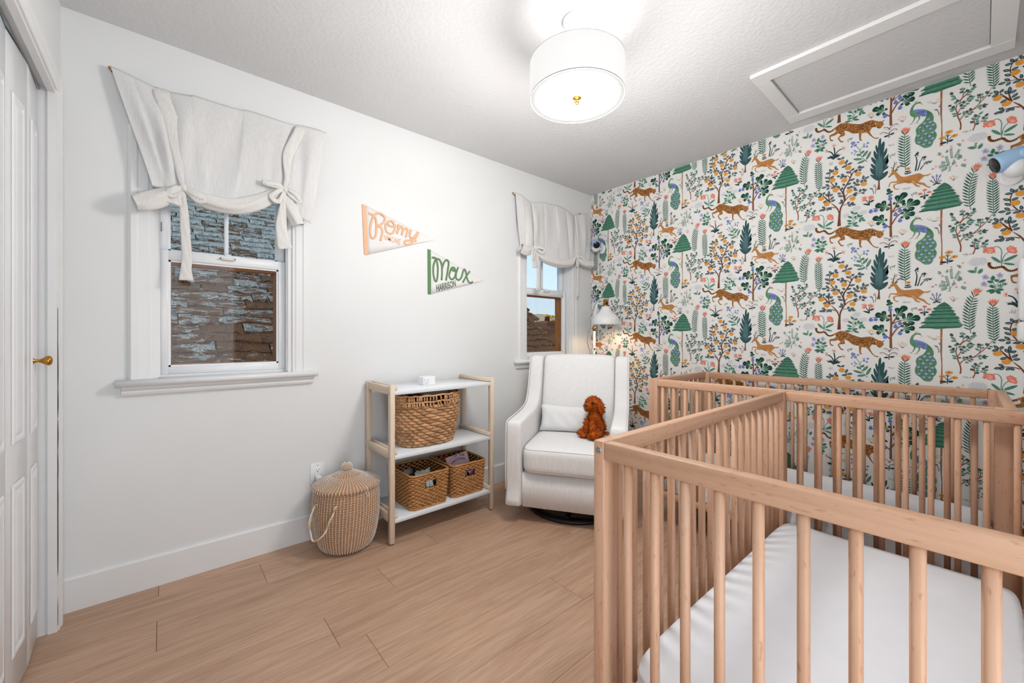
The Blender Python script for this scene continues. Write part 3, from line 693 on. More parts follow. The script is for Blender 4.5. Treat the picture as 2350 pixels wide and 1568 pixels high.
S fs 0 1.9 1.3 : 1429 -871 1398 -855 1372 -836
S fs 0 1.6 1.1 : 1435 -878 1454 -857 1487 -837
L lw 2 1.5 : 618 -223 634 -216 619 -227 637 -230 567 -217 550 -225
E ld 2 2.3 1.6 : 590 -161 606 -164 576 -173 595 -181 615 -181 612 -199 590 -199 573 -146 556 -143 475 -223 492 -238 504 -255 513 -272 524 -285 536 -302 547 -316 498 -227 422 -229 428 -245 422 -260 428 -276 425 -291 434 -300 273 -167 257 -180 245 -187 270 -182 232 -211 238 -232 251 -250 263 -256 194 -128 178 -137 162 -142 149 -148 146 -163 149 -184 159 -202 168 -208 279 -120 291 -134 238 -49 210 -79
L pk 0 4.5 : 183 -281 162 -259 183 -281 183 -250 183 -281 204 -266 183 -281 207 -285 183 -281 159 -277 270 -340 295 -344 270 -340 288 -322 270 -340 267 -312 270 -340 254 -322 270 -340 279 -366 270 -340 251 -355
L pk 0 5.0 : 113 -318 90 -312 113 -318 97 -293 113 -318 116 -292 113 -318 97 -338 113 -318 116 -345
E rd 2 3.1 2.4 : 183 -281 113 -318
E rd 2 3.0 2.3 : 270 -340
L fg 1 13.0 : 444 -526 359 -499 446 -503 494 -439 432 -459 462 -430 428 -477 391 -453
L fv 2 3.5 : 429 -521 376 -504 454 -491 484 -451 485 -529 512 -474 456 -551 410 -559 438 -453 456 -436 421 -473 398 -458
L fg 1 12.5 : 478 -546 520 -456 469 -548 395 -562
E lw 2 3.1 2.4 : 374 -335 469 -372 371 -419 371 -444
L cv 1 10.0 : 570 -773 567 -561 606 -784 609 -529 590 -790 590 -451
E gk 1 2.2 2.2 : 550 -851 543 -860 557 -859 546 -869 556 -870 1061 -169 1055 -177 1068 -178 1058 -186 1066 -188
L gk 1 2.5 : 527 -900 504 -878 527 -898 514 -873 529 -897 527 -879 529 -900 539 -890 1042 -216 1015 -195 1042 -214 1028 -194 1043 -214 1040 -198 1043 -216 1050 -209
L dk 0 9.0 : 504 -1042 549 -1021 1113 -571 1058 -570 1117 -569 1159 -560
L pc 1 3.5 : 472 -998 431 -961 472 -998 446 -958 472 -998 463 -951 472 -998 475 -964 472 -998 487 -972 469 -998 431 -986 469 -1000 434 -1007 472 -1002 440 -1019 472 -1002 457 -1020 510 -1000 492 -969 510 -1000 504 -965 510 -1000 521 -955 510 -1000 536 -964 510 -1000 549 -976 511 -1002 550 -991 511 -1002 544 -1004 511 -1004 533 -1013 510 -1000 492 -984
L fm 1 10.0 : 350 -1226 302 -1204 353 -1250 307 -1243 344 -1277 285 -1272 356 -1261 406 -1245 359 -1269 417 -1295 353 -1187 313 -1155 368 -1145 406 -1132 365 -1141 341 -1101 383 -1203 380 -1164 404 -1188 410 -1150 410 -1188 450 -1174 419 -1208 460 -1207 422 -1212 426 -1253 437 -1220 472 -1246
L pl 2 4.0 : 34 -1118 -10 -1100 30 -1126 -14 -1125 30 -1134 3 -1137 123 -1117 146 -1109 126 -1129 162 -1138 136 -1146 168 -1150
L fm 1 3.5 : 75 -1240 60 -1240 75 -1240 73 -1223 67 -1231 49 -1231 67 -1231 64 -1210 59 -1222 40 -1222 59 -1222 56 -1200 51 -1214 33 -1213 51 -1214 48 -1192 43 -1205 27 -1204 43 -1205 41 -1186 35 -1196 22 -1195 35 -1196 33 -1181 26 -1187 19 -1187 26 -1187 26 -1177 103 -1230 109 -1214 103 -1230 117 -1235 112 -1225 119 -1206 112 -1225 129 -1231 121 -1220 128 -1199 121 -1220 139 -1226 130 -1215 137 -1194 130 -1215 148 -1221 139 -1210 146 -1190 139 -1210 156 -1216 147 -1205 154 -1186 147 -1205 163 -1210 156 -1200 162 -1184 156 -1200 170 -1205 165 -1195 169 -1182 165 -1195 176 -1198 174 -1189 177 -1181 174 -1189 181 -1192 101 -1254 110 -1248 101 -1254 107 -1265 111 -1257 122 -1250 111 -1257 118 -1270 120 -1260 132 -1252 120 -1260 128 -1274 130 -1263 141 -1256 130 -1263 137 -1276 139 -1266 149 -1260 139 -1266 146 -1278 149 -1269 157 -1264 149 -1269 154 -1278 158 -1272 163 -1269 158 -1272 162 -1278
E yo 1 2.2 1.9 : 529 -37 538 -38 531 -49 511 -33 490 -42 497 -38
E yl 1 2.2 1.8 : 553 -59 559 -59 548 -34 551 -54
E yl 1 2.2 1.9 : 514 -28 524 -38 522 -22 504 -46 506 -52 510 -44 497 -26
E yo 1 2.1 1.8 : 761 -197 744 -188
E yl 1 2.1 1.7 : 778 -172 781 -166
E yo 1 2.0 1.7 : 801 -201 804 -182 973 -98 970 -98
E yl 1 2.1 1.8 : 760 -192 768 -172 753 -180 766 -165 747 -185
E yl 1 2.0 1.7 : 794 -194 797 -177 813 -195 810 -191 981 -108 981 -103 989 -94
E yo 1 2.1 1.7 : 782 -179 782 -190
E yo 1 1.9 1.6 : 1072 -124 1069 -116 1047 -105 1072 -125 1143 -952 1162 -958 1154 -931 1162 -948 1157 -949 1181 -954
E yl 1 1.9 1.6 : 1001 -107 1041 -95 1053 -103 1034 -108 1032 -119 1040 -97 1059 -109 1073 -114 1130 -949 1147 -932 1138 -956 1133 -941 1135 -948 1159 -941 1147 -934 1135 -934 1131 -948 1165 -941 1175 -945
E pd 1 7.8 6.6 : 978 -286 949 -316 992 -320 914 -347 968 -355 1013 -355 939 -390 992 -390 903 -431 959 -431 1008 -435 927 -466 986 -465 1009 -498 908 -503 960 -502 943 -538 986 -537
E pe 2 6.9 5.6 : 978 -284 949 -314 992 -318 914 -345 968 -353 1013 -354 939 -389 992 -389 903 -429 959 -429 1008 -433 927 -465 986 -463 1009 -497 908 -501 960 -500 943 -536 986 -535
E pv 2 1.6 1.1 : 845 -149 853 -165 861 -178 856 -195 866 -197 873 -205 850 -136 856 -123 868 -183 881 -200 848 -175
L fg 1 6.0 : 801 -728 753 -694 801 -728 844 -690 799 -699 748 -661 799 -699 845 -660 795 -438 748 -389 795 -438 845 -412 1265 -1242 1218 -1213 1265 -1242 1305 -1198 1263 -1214 1215 -1180 1263 -1214 1306 -1172 1262 -1186 1214 -1147 1262 -1186 1308 -1147 1270 -1048 1229 -992 1270 -1048 1321 -1028 1274 -1021 1237 -964 1274 -1021 1324 -1005 1279 -993 1245 -936 1279 -993 1328 -982 1419 -1272 1374 -1238 1419 -1272 1461 -1232 1418 -1247 1373 -1212 1418 -1247 1461 -1207 1418 -1222 1372 -1186 1418 -1222 1460 -1183 1417 -1197 1372 -1160 1417 -1197 1460 -1159 1416 -1172 1372 -1135 1416 -1172 1459 -1135
L fd 2 3.0 : 801 -729 765 -704 801 -729 834 -701 799 -700 761 -672 799 -700 834 -671 797 -670 758 -641 797 -670 834 -642 796 -641 755 -610 796 -641 834 -613 795 -612 753 -579 795 -612 834 -584 794 -583 753 -548 794 -583 834 -556 794 -554 753 -518 794 -554 834 -528 793 -525 753 -489 793 -525 833 -501 794 -496 755 -459 794 -496 833 -474 794 -468 757 -431 794 -468 833 -447 795 -439 760 -403 795 -439 832 -420 1265 -1243 1230 -1221 1265 -1243 1295 -1210 1263 -1215 1227 -1190 1263 -1215 1296 -1184 1262 -1187 1226 -1158 1262 -1187 1297 -1158 1262 -1160 1226 -1127 1262 -1160 1298 -1132 1262 -1132 1227 -1096 1262 -1132 1300 -1107 1264 -1104 1230 -1066 1264 -1104 1302 -1083 1266 -1077 1234 -1036 1266 -1077 1305 -1058 1270 -1049 1239 -1007 1270 -1049 1308 -1034 1274 -1022 1246 -979 1274 -1022 1312 -1010 1419 -1273 1386 -1248 1419 -1273 1451 -1243 1418 -1248 1384 -1222 1418 -1248 1450 -1218 1418 -1223 1384 -1196 1418 -1223 1450 -1194 1417 -1198 1383 -1171 1417 -1198 1449 -1170 1416 -1173 1383 -1146 1416 -1173 1448 -1145 1415 -785 1417 -753 1412 -811 1387 -798 1459 -813 1489 -796 1445 -803 1433 -787 1420 -861 1402 -839 1421 -886 1384 -894 1425 -893 1403 -913 1439 -895 1458 -920 1446 -883 1476 -888
L fg 1 6.5 : 797 -669 744 -629 797 -669 846 -631 796 -640 741 -597 796 -640 846 -602 794 -495 741 -445 794 -495 846 -464 794 -466 744 -417 794 -466 846 -438 1262 -1159 1214 -1115 1262 -1159 1310 -1122 1262 -1131 1215 -1083 1262 -1131 1312 -1098 1264 -1103 1219 -1052 1264 -1103 1315 -1074 1266 -1076 1223 -1021 1266 -1076 1318 -1051
L fg 1 7.0 : 795 -611 740 -566 795 -611 847 -574 794 -582 739 -535 794 -582 847 -546 794 -553 739 -505 794 -553 847 -518 793 -524 740 -475 793 -524 847 -491
L fg 1 4.5 : 796 -409 763 -374 796 -409 832 -392 798 -380 766 -323 798 -380 835 -343
L fd 2 2.0 : 796 -410 772 -384 796 -410 823 -397 798 -381 774 -339 798 -381 826 -354 1285 -967 1268 -936 1285 -967 1311 -963 1292 -940 1280 -894 1292 -940 1322 -924 1416 -1073 1394 -1054 1416 -1073 1436 -1057 1416 -1048 1395 -1015 1416 -1048 1437 -1018
L fg 1 5.5 : 1268 -1270 1223 -1245 1268 -1270 1305 -1225 1423 -1347 1381 -1318 1423 -1347 1460 -1309 1421 -1322 1378 -1291 1421 -1322 1461 -1283 1420 -1297 1376 -1264 1420 -1297 1461 -1257 1416 -1147 1373 -1110 1416 -1147 1458 -1111 1416 -1122 1374 -1086 1416 -1122 1456 -1088 1416 -1097 1376 -1062 1416 -1097 1454 -1065
L fd 2 2.5 : 1268 -1271 1234 -1253 1268 -1271 1296 -1238 1279 -994 1254 -952 1279 -994 1316 -986 1424 -1373 1394 -1353 1424 -1373 1450 -1345 1423 -1348 1392 -1326 1423 -1348 1451 -1319 1421 -1323 1389 -1300 1421 -1323 1451 -1294 1420 -1298 1387 -1274 1420 -1298 1451 -1268 1416 -1148 1384 -1121 1416 -1148 1447 -1122 1416 -1123 1385 -1096 1416 -1123 1446 -1098 1416 -1098 1386 -1072 1416 -1098 1445 -1075
L fg 1 4.0 : 1285 -966 1262 -924 1285 -966 1320 -960 1292 -939 1276 -877 1292 -939 1332 -917 1416 -1072 1387 -1047 1416 -1072 1443 -1050 1416 -1047 1388 -1002 1416 -1047 1444 -1006
L fg 1 5.0 : 1424 -1372 1384 -1345 1424 -1372 1459 -1335
L dk 0 8.0 : 670 -336 626 -338 674 -333 719 -324
E co 1 2.1 1.3 : 628 -249 640 -253 649 -258 657 -267 664 -276 690 -262 702 -253 716 -248 729 -247 740 -253 751 -256 700 -297 711 -293 721 -297 732 -304 740 -310 601 -302 617 -301 633 -306 648 -310
E yo 1 14.5 9.0 : 1125 -473
E rd 2 3.5 2.6 : 1124 -473 1076 -518
E yo 1 12.5 8.1 : 1078 -517
E yo 1 12.9 7.9 : 1163 -524
E rd 2 3.4 2.6 : 1161 -524
L fs 0 13.0 : 1314 -701 1248 -678 1323 -719 1350 -666
L fd 1 3.5 : 1302 -697 1261 -683 1328 -709 1344 -677
L og 1 8.5 : 1173 -254 1124 -238 1164 -262 1130 -266 1182 -310 1143 -294 1181 -329 1148 -321 1187 -216 1214 -200 1180 -203 1161 -182 1171 -135 1136 -106 1173 -149 1137 -146 1327 -377 1354 -356 1312 -393 1339 -399 1301 -416 1329 -419 1303 -443 1331 -437 1295 -418 1281 -386
L og 1 8.0 : 1236 -231 1267 -241 1214 -247 1248 -254 1250 -336 1281 -356 1232 -358 1261 -369 1265 -199 1294 -203 1272 -182 1304 -184 1340 -193 1356 -180 1342 -222 1362 -206 1329 -245 1302 -217 1334 -214 1314 -198 1391 -198 1418 -205 1316 -307 1348 -282 1325 -314 1346 -328 1227 -339 1227 -299 1250 -209 1261 -168 1223 -126 1241 -103 1216 -111 1196 -96 1221 -88 1236 -68 1218 -81 1198 -63 1245 -148 1276 -148 1259 -127 1287 -127 1274 -107 1301 -110 1285 -90 1314 -97 1412 -152 1435 -167 1420 -134 1441 -136 1357 -439 1390 -429 1348 -454 1380 -459
L od 1 10.5 : 1136 -216 1125 -195 1184 -194 1184 -163 1154 -244 1157 -215 1150 -103 1136 -69
L od 1 10.0 : 1209 -248 1209 -219 1225 -222 1227 -193 1248 -326 1248 -301 1272 -317 1272 -287 1338 -194 1314 -174 1385 -195 1372 -166 1268 -181 1279 -162 1259 -121 1243 -90 1292 -85 1298 -56 1218 -111 1209 -89
L od 1 6.5 : 1205 -267 1234 -270 1189 -325 1209 -312 1254 -210 1280 -220 1268 -330 1295 -337 1380 -217 1406 -222 1348 -305 1370 -280 1348 -305 1389 -297 1348 -307 1376 -322
L od 1 9.5 : 1307 -394 1301 -362 1295 -441 1267 -425 1303 -467 1330 -459 1354 -431 1357 -407 1366 -414 1387 -388
L os 1 3.0 : 1124 -809 1111 -799 1124 -809 1132 -791 1121 -793 1107 -782 1121 -793 1128 -775 1117 -777 1104 -766 1117 -777 1125 -758 1114 -760 1100 -749 1114 -760 1121 -742 1110 -744 1097 -733 1110 -744 1118 -725 1107 -727 1093 -716 1107 -727 1114 -709 1146 -750 1134 -735 1146 -750 1155 -734 1145 -732 1133 -717 1145 -732 1154 -717 1143 -714 1132 -699 1143 -714 1153 -699 1142 -696 1131 -681 1142 -696 1152 -681 1141 -678 1129 -664 1141 -678 1151 -663 1140 -661 1128 -646 1140 -661 1150 -645 1168 -753 1164 -731 1168 -753 1182 -749 1173 -740 1169 -718 1173 -740 1187 -736 1179 -727 1174 -705 1179 -727 1193 -723 1184 -714 1180 -692 1184 -714 1198 -711 1189 -701 1185 -680 1189 -701 1203 -698 1195 -688 1190 -667 1195 -688 1209 -685 1118 -819 1108 -833 1118 -819 1108 -801 1107 -817 1097 -832 1107 -817 1097 -800 1096 -815 1086 -830 1096 -815 1086 -798 1085 -814 1075 -828 1085 -814 1075 -796 1074 -812 1063 -827 1074 -812 1064 -795 1063 -811 1052 -825 1063 -811 1053 -793 1109 -839 1102 -858 1109 -839 1096 -827 1099 -843 1092 -862 1099 -843 1086 -831 1089 -846 1082 -865 1089 -846 1076 -834 1079 -850 1072 -869 1079 -850 1066 -837 1193 -758 1201 -740 1193 -758 1205 -771 1200 -756 1207 -738 1200 -756 1212 -770 1207 -755 1214 -737 1207 -755 1219 -768 1209 -835 1222 -826 1209 -835 1215 -855 1217 -840 1230 -831 1217 -840 1223 -860 1225 -845 1238 -836 1225 -845 1231 -865 1233 -850 1246 -841 1233 -850 1239 -870 1148 -813 1150 -792 1148 -813 1162 -819 1155 -806 1157 -785 1155 -806 1170 -812 1163 -799 1165 -777 1163 -799 1177 -805 1100 -785 1087 -795 1100 -785 1093 -765 1089 -779 1076 -789 1089 -779 1083 -759 1079 -774 1066 -784 1079 -774 1072 -753 1117 -676 1102 -678 1117 -676 1116 -655 1111 -669 1096 -670 1111 -669 1110 -647 1069 -688 1055 -693 1069 -688 1066 -666 1062 -682 1048 -687 1062 -682 1059 -660 1055 -675 1040 -680 1055 -675 1051 -653 1188 -776 1183 -755 1188 -776 1202 -771 1192 -764 1187 -743 1192 -764 1206 -759 1196 -753 1191 -732 1196 -753 1210 -748 1200 -741 1195 -720 1200 -741 1214 -737
L pp 0 4.0 : 1141 -628 1152 -629 1141 -628 1147 -641 1141 -628 1136 -639 1141 -628 1130 -626 1141 -628 1136 -614 1141 -628 1147 -616 1080 -710 1092 -711 1080 -710 1086 -723 1080 -710 1075 -722 1080 -710 1069 -708 1080 -710 1075 -696 1080 -710 1086 -698 1032 -799 1044 -800 1032 -799 1038 -812 1032 -799 1027 -811 1032 -799 1021 -797 1032 -799 1027 -785 1032 -799 1038 -787
E rd2 2 2.3 1.7 : 1141 -628 1159 -773 1177 -835 1220 -596
E rd2 2 2.3 1.8 : 1080 -710
L pp 0 3.5 : 1159 -773 1170 -774 1159 -773 1164 -786 1159 -773 1153 -785 1159 -773 1148 -772 1159 -773 1153 -760 1159 -773 1164 -761 1177 -835 1188 -836 1177 -835 1183 -847 1177 -835 1172 -846 1177 -835 1166 -833 1177 -835 1172 -822 1177 -835 1183 -823 1220 -596 1231 -597 1220 -596 1226 -609 1220 -596 1215 -607 1220 -596 1209 -594 1220 -596 1215 -583 1220 -596 1226 -584 1234 -796 1245 -797 1234 -796 1239 -809 1234 -796 1228 -808 1234 -796 1223 -795 1234 -796 1229 -783 1234 -796 1239 -784
E rd2 2 2.4 1.8 : 1032 -799
E rd2 2 2.2 1.7 : 1234 -796
L os 1 3.5 : 1190 -632 1181 -607 1190 -632 1203 -610 1192 -639 1212 -622 1190 -639 1212 -642
L os 1 4.0 : 1008 -819 998 -815 1011 -823 1015 -806
L an 1 4.0 : 723 -752 745 -734 700 -743 692 -727
E dd 2 3.5 2.6 : 671 -799
L dd 2 2.5 : 908 -974 917 -965 980 -1003 991 -996 666 -908 674 -909 740 -955 749 -950
E yo 1 9.7 7.0 : 824 -753
E rd 2 3.1 2.5 : 824 -755
L dk 1 5.5 : 819 -791 798 -776 819 -791 841 -775 819 -812 792 -797 819 -812 852 -794
L dk 1 3.5 : 884 -639 871 -627 885 -636 879 -617 887 -632 886 -604 890 -629 899 -591 891 -633 908 -603 891 -640 906 -638 932 -684 927 -673 933 -681 935 -660 939 -681 948 -658 944 -682 957 -657 942 -689 968 -669 934 -699 957 -694 949 -743 944 -728 959 -740 959 -719 966 -741 971 -720 974 -740 986 -718 981 -739 1007 -724 961 -744 976 -753 979 -742 1001 -739
L la 1 6.0 : 1018 -921 1003 -883 1037 -919 1038 -876 1054 -924 1068 -889 1011 -952 986 -928 1054 -966 1071 -946
L dk 1 5.0 : 1035 -980 1006 -985 1037 -979 1071 -984
L dk 1 7.0 : 945 -1086 911 -1086 951 -1084 982 -1081 948 -1120 948 -1084
E pc 1 9.1 6.0 : 950 -1021
E pc 1 9.1 6.1 : 915 -1052
E pc 1 9.0 6.0 : 982 -1052
E rd 2 2.4 2.0 : 950 -1021 915 -1052
E rd 2 2.4 1.9 : 982 -1052
E or 1 15.0 13.6 : 256 -503
E or 1 14.8 13.4 : 316 -586
E or 1 15.2 13.7 : 196 -608
E or 1 15.3 13.8 : 167 -689
E or 1 14.9 13.5 : 279 -722
E or 1 15.1 13.7 : 197 -816
E or 1 14.4 13.1 : 407 -686
E or 1 14.3 12.9 : 457 -816
E or 1 14.7 13.3 : 328 -862
E or 1 14.6 13.2 : 356 -958
E or 1 15.4 13.9 : 113 -960
E or 1 15.6 14.1 : 60 -883
L ot 2 9.5 : 252 -465 211 -444 254 -465 281 -443 295 -528 310 -487 308 -546 356 -538 307 -551 254 -567 207 -765 199 -722 204 -775 149 -784 207 -773 243 -798 276 -668 249 -638 242 -665 208 -653 276 -672 238 -694 279 -671 302 -697 335 -651 296 -629 344 -632 372 -606 404 -624 428 -592 419 -621 463 -621 410 -632 434 -656 401 -635 376 -665 328 -743 380 -730 288 -788 263 -760 307 -786 345 -770 251 -835 265 -798 251 -875 213 -858 270 -912 219 -890 382 -800 365 -764 400 -782 400 -738 386 -810 426 -814 356 -833 336 -804 338 -826 301 -821 365 -842 392 -846 365 -853 400 -876 359 -916 403 -895 365 -920 394 -935 267 -981 246 -940 270 -985 226 -982 307 -1007 331 -988 335 -1016 371 -1006 316 -1019 341 -1046 344 -1028 386 -1036
L ov 3 2.5 : 245 -461 220 -448 259 -461 275 -448 297 -521 307 -495 317 -544 346 -539 297 -554 265 -564 192 -551 207 -536 197 -563 219 -577 177 -570 161 -586 205 -758 200 -731 194 -777 160 -782 213 -778 236 -793 271 -663 255 -644 236 -663 215 -656 269 -676 246 -690 283 -675 298 -692 328 -647 304 -633 349 -628 367 -612 408 -618 423 -598 427 -621 454 -621 414 -636 429 -651 396 -640 381 -659 338 -740 370 -732 284 -783 268 -766 314 -783 338 -773 253 -828 262 -805 244 -872 221 -861 261 -908 230 -895 379 -794 368 -771 400 -774 400 -747 452 -755 454 -726 471 -758 497 -746 460 -773 478 -789 445 -776 432 -791 393 -811 418 -813 352 -828 340 -810 331 -825 308 -822 370 -843 387 -845 371 -857 393 -871 367 -912 394 -899 370 -923 388 -932 423 -897 427 -872 448 -889 457 -872 460 -899 479 -888 442 -915 460 -922 263 -973 250 -948 262 -984 235 -983 311 -1003 327 -992 341 -1014 364 -1008 321 -1024 336 -1040 351 -1030 378 -1035
L ot 2 10.0 : 155 -587 139 -545 149 -594 102 -591 188 -555 211 -532 191 -559 226 -581 181 -566 155 -591 136 -658 92 -633 142 -660 188 -643 142 -707 100 -678 136 -751 100 -721 110 -755 60 -756 139 -767 110 -791 67 -843 34 -805 74 -843 95 -812 65 -845 22 -862 126 -876 103 -837 133 -868 134 -807 134 -874 176 -857 146 -921 183 -888 152 -942 197 -931 116 -920 74 -941 97 -1008 65 -986 77 -1023 35 -1032 100 -1016 72 -1041 136 -1018 110 -1043 139 -1018 160 -1043
L ov 3 3.0 : 152 -579 142 -553 140 -594 111 -592 128 -653 101 -638 151 -657 179 -646 135 -702 109 -684 129 -745 107 -727 101 -755 70 -756 134 -772 116 -786 61 -836 40 -813 77 -838 91 -818 57 -848 31 -859 122 -869 108 -845 133 -857 134 -819 142 -871 168 -860 152 -915 175 -894 160 -940 188 -933 109 -923 82 -937 91 -1004 72 -990 69 -1025 44 -1030 95 -1021 78 -1036 131 -1023 115 -1038 143 -1023 156 -1038
L ot 2 9.0 : 451 -764 454 -716 463 -761 505 -742 454 -768 484 -794 449 -771 428 -796 422 -904 428 -864 446 -894 460 -867 454 -903 485 -884 437 -913 466 -925
F fl 1 13.5 : 680 -999 663 -928
L fv2 2 1.5 : 680 -999 667 -946 680 -999 691 -968 680 -999 658 -982 680 -999 693 -1007 680 -999 672 -1014
F fl 1 9.5 : 680 -999 694 -958 680 -999 651 -976
F fl 1 6.5 : 680 -999 698 -1010 680 -999 669 -1020
F fl 1 25.5 : 739 -1108 806 -1006
L fv2 2 3.0 : 739 -1108 790 -1031 739 -1108 786 -1103 739 -1108 738 -1042 739 -1108 743 -1145 739 -1108 712 -1103 651 -1126 580 -1095 651 -1126 628 -1072 651 -1126 610 -1152 651 -1126 673 -1109 651 -1126 659 -1159 624 -1283 559 -1235 624 -1283 610 -1224 624 -1283 580 -1298 624 -1283 649 -1271 624 -1283 628 -1317
F fl 1 18.0 : 739 -1108 802 -1102 739 -1108 738 -1021
F fl 1 12.0 : 739 -1108 744 -1157 739 -1108 703 -1102
F fl 1 27.5 : 810 -1159 916 -1133
L fv2 2 3.5 : 810 -1159 890 -1139 810 -1159 853 -1197 810 -1159 840 -1103 810 -1159 796 -1193 810 -1159 789 -1131
F fl 1 19.5 : 810 -1159 868 -1210 810 -1159 850 -1084
F fl 1 13.0 : 810 -1159 791 -1205 810 -1159 782 -1122
F fl 1 22.0 : 790 -1249 877 -1251
L fv2 2 2.5 : 790 -1249 856 -1250 790 -1249 820 -1288 790 -1249 820 -1211 790 -1249 775 -1273 790 -1249 776 -1223
F fl 1 16.0 : 790 -1249 830 -1301 790 -1249 830 -1198
F fl 1 10.5 : 790 -1249 769 -1281 790 -1249 772 -1214
F fl 1 24.0 : 651 -1126 557 -1084 624 -1283 537 -1219
F fl 1 17.0 : 651 -1126 620 -1054 651 -1126 597 -1160 624 -1283 605 -1205 624 -1283 565 -1303
F fl 1 11.5 : 651 -1126 680 -1103 651 -1126 662 -1170 624 -1283 657 -1267 624 -1283 629 -1328
E fi 1 9.2 9.2 : 680 -1045 724 -1230
E fi 1 9.1 9.1 : 760 -1197 760 -1306
E fi 1 9.3 9.3 : 638 -1347
E fi 1 9.6 9.6 : 518 -1150
E fi 1 9.5 9.5 : 560 -1147
L fi 1 8.5 : 680 -1030 680 -1015 760 -1183 760 -1168 724 -1216 724 -1200 760 -1292 760 -1277 638 -1333 638 -1317
L fi 1 9.0 : 518 -1136 518 -1120 560 -1133 560 -1117
L fm 1 11.5 : 1415 -795 1418 -743 1419 -815 1379 -794 1450 -818 1498 -791 1448 -808 1429 -782 1425 -867 1396 -832 1431 -884 1372 -897 1431 -887 1396 -920 1433 -887 1464 -929 1437 -881 1486 -890
L fm 1 4.0 : 1448 -856 1454 -834 1458 -854 1468 -826 1475 -843 1483 -821 1462 -851 1483 -853 1454 -862 1477 -864 1483 -837 1497 -822 1487 -837 1509 -833 1485 -840 1497 -848
L bw 1 8.5 : 1368 -754 1391 -747 1368 -754 1382 -780 1368 -754 1353 -776 1368 -754 1345 -741 1368 -754 1368 -724 1359 -823 1383 -817 1359 -823 1374 -849 1359 -823 1345 -846 1359 -823 1336 -811 1359 -823 1360 -793
E pc 2 4.9 3.8 : 1368 -754 1359 -823
E rd 3 2.4 1.9 : 1368 -754 1459 -749
L bw 1 8.0 : 1459 -749 1482 -743 1459 -749 1473 -775 1459 -749 1445 -772 1459 -749 1437 -737 1459 -749 1460 -720
E pc 2 4.8 3.7 : 1459 -749
E rd 3 2.5 1.9 : 1359 -823
"""
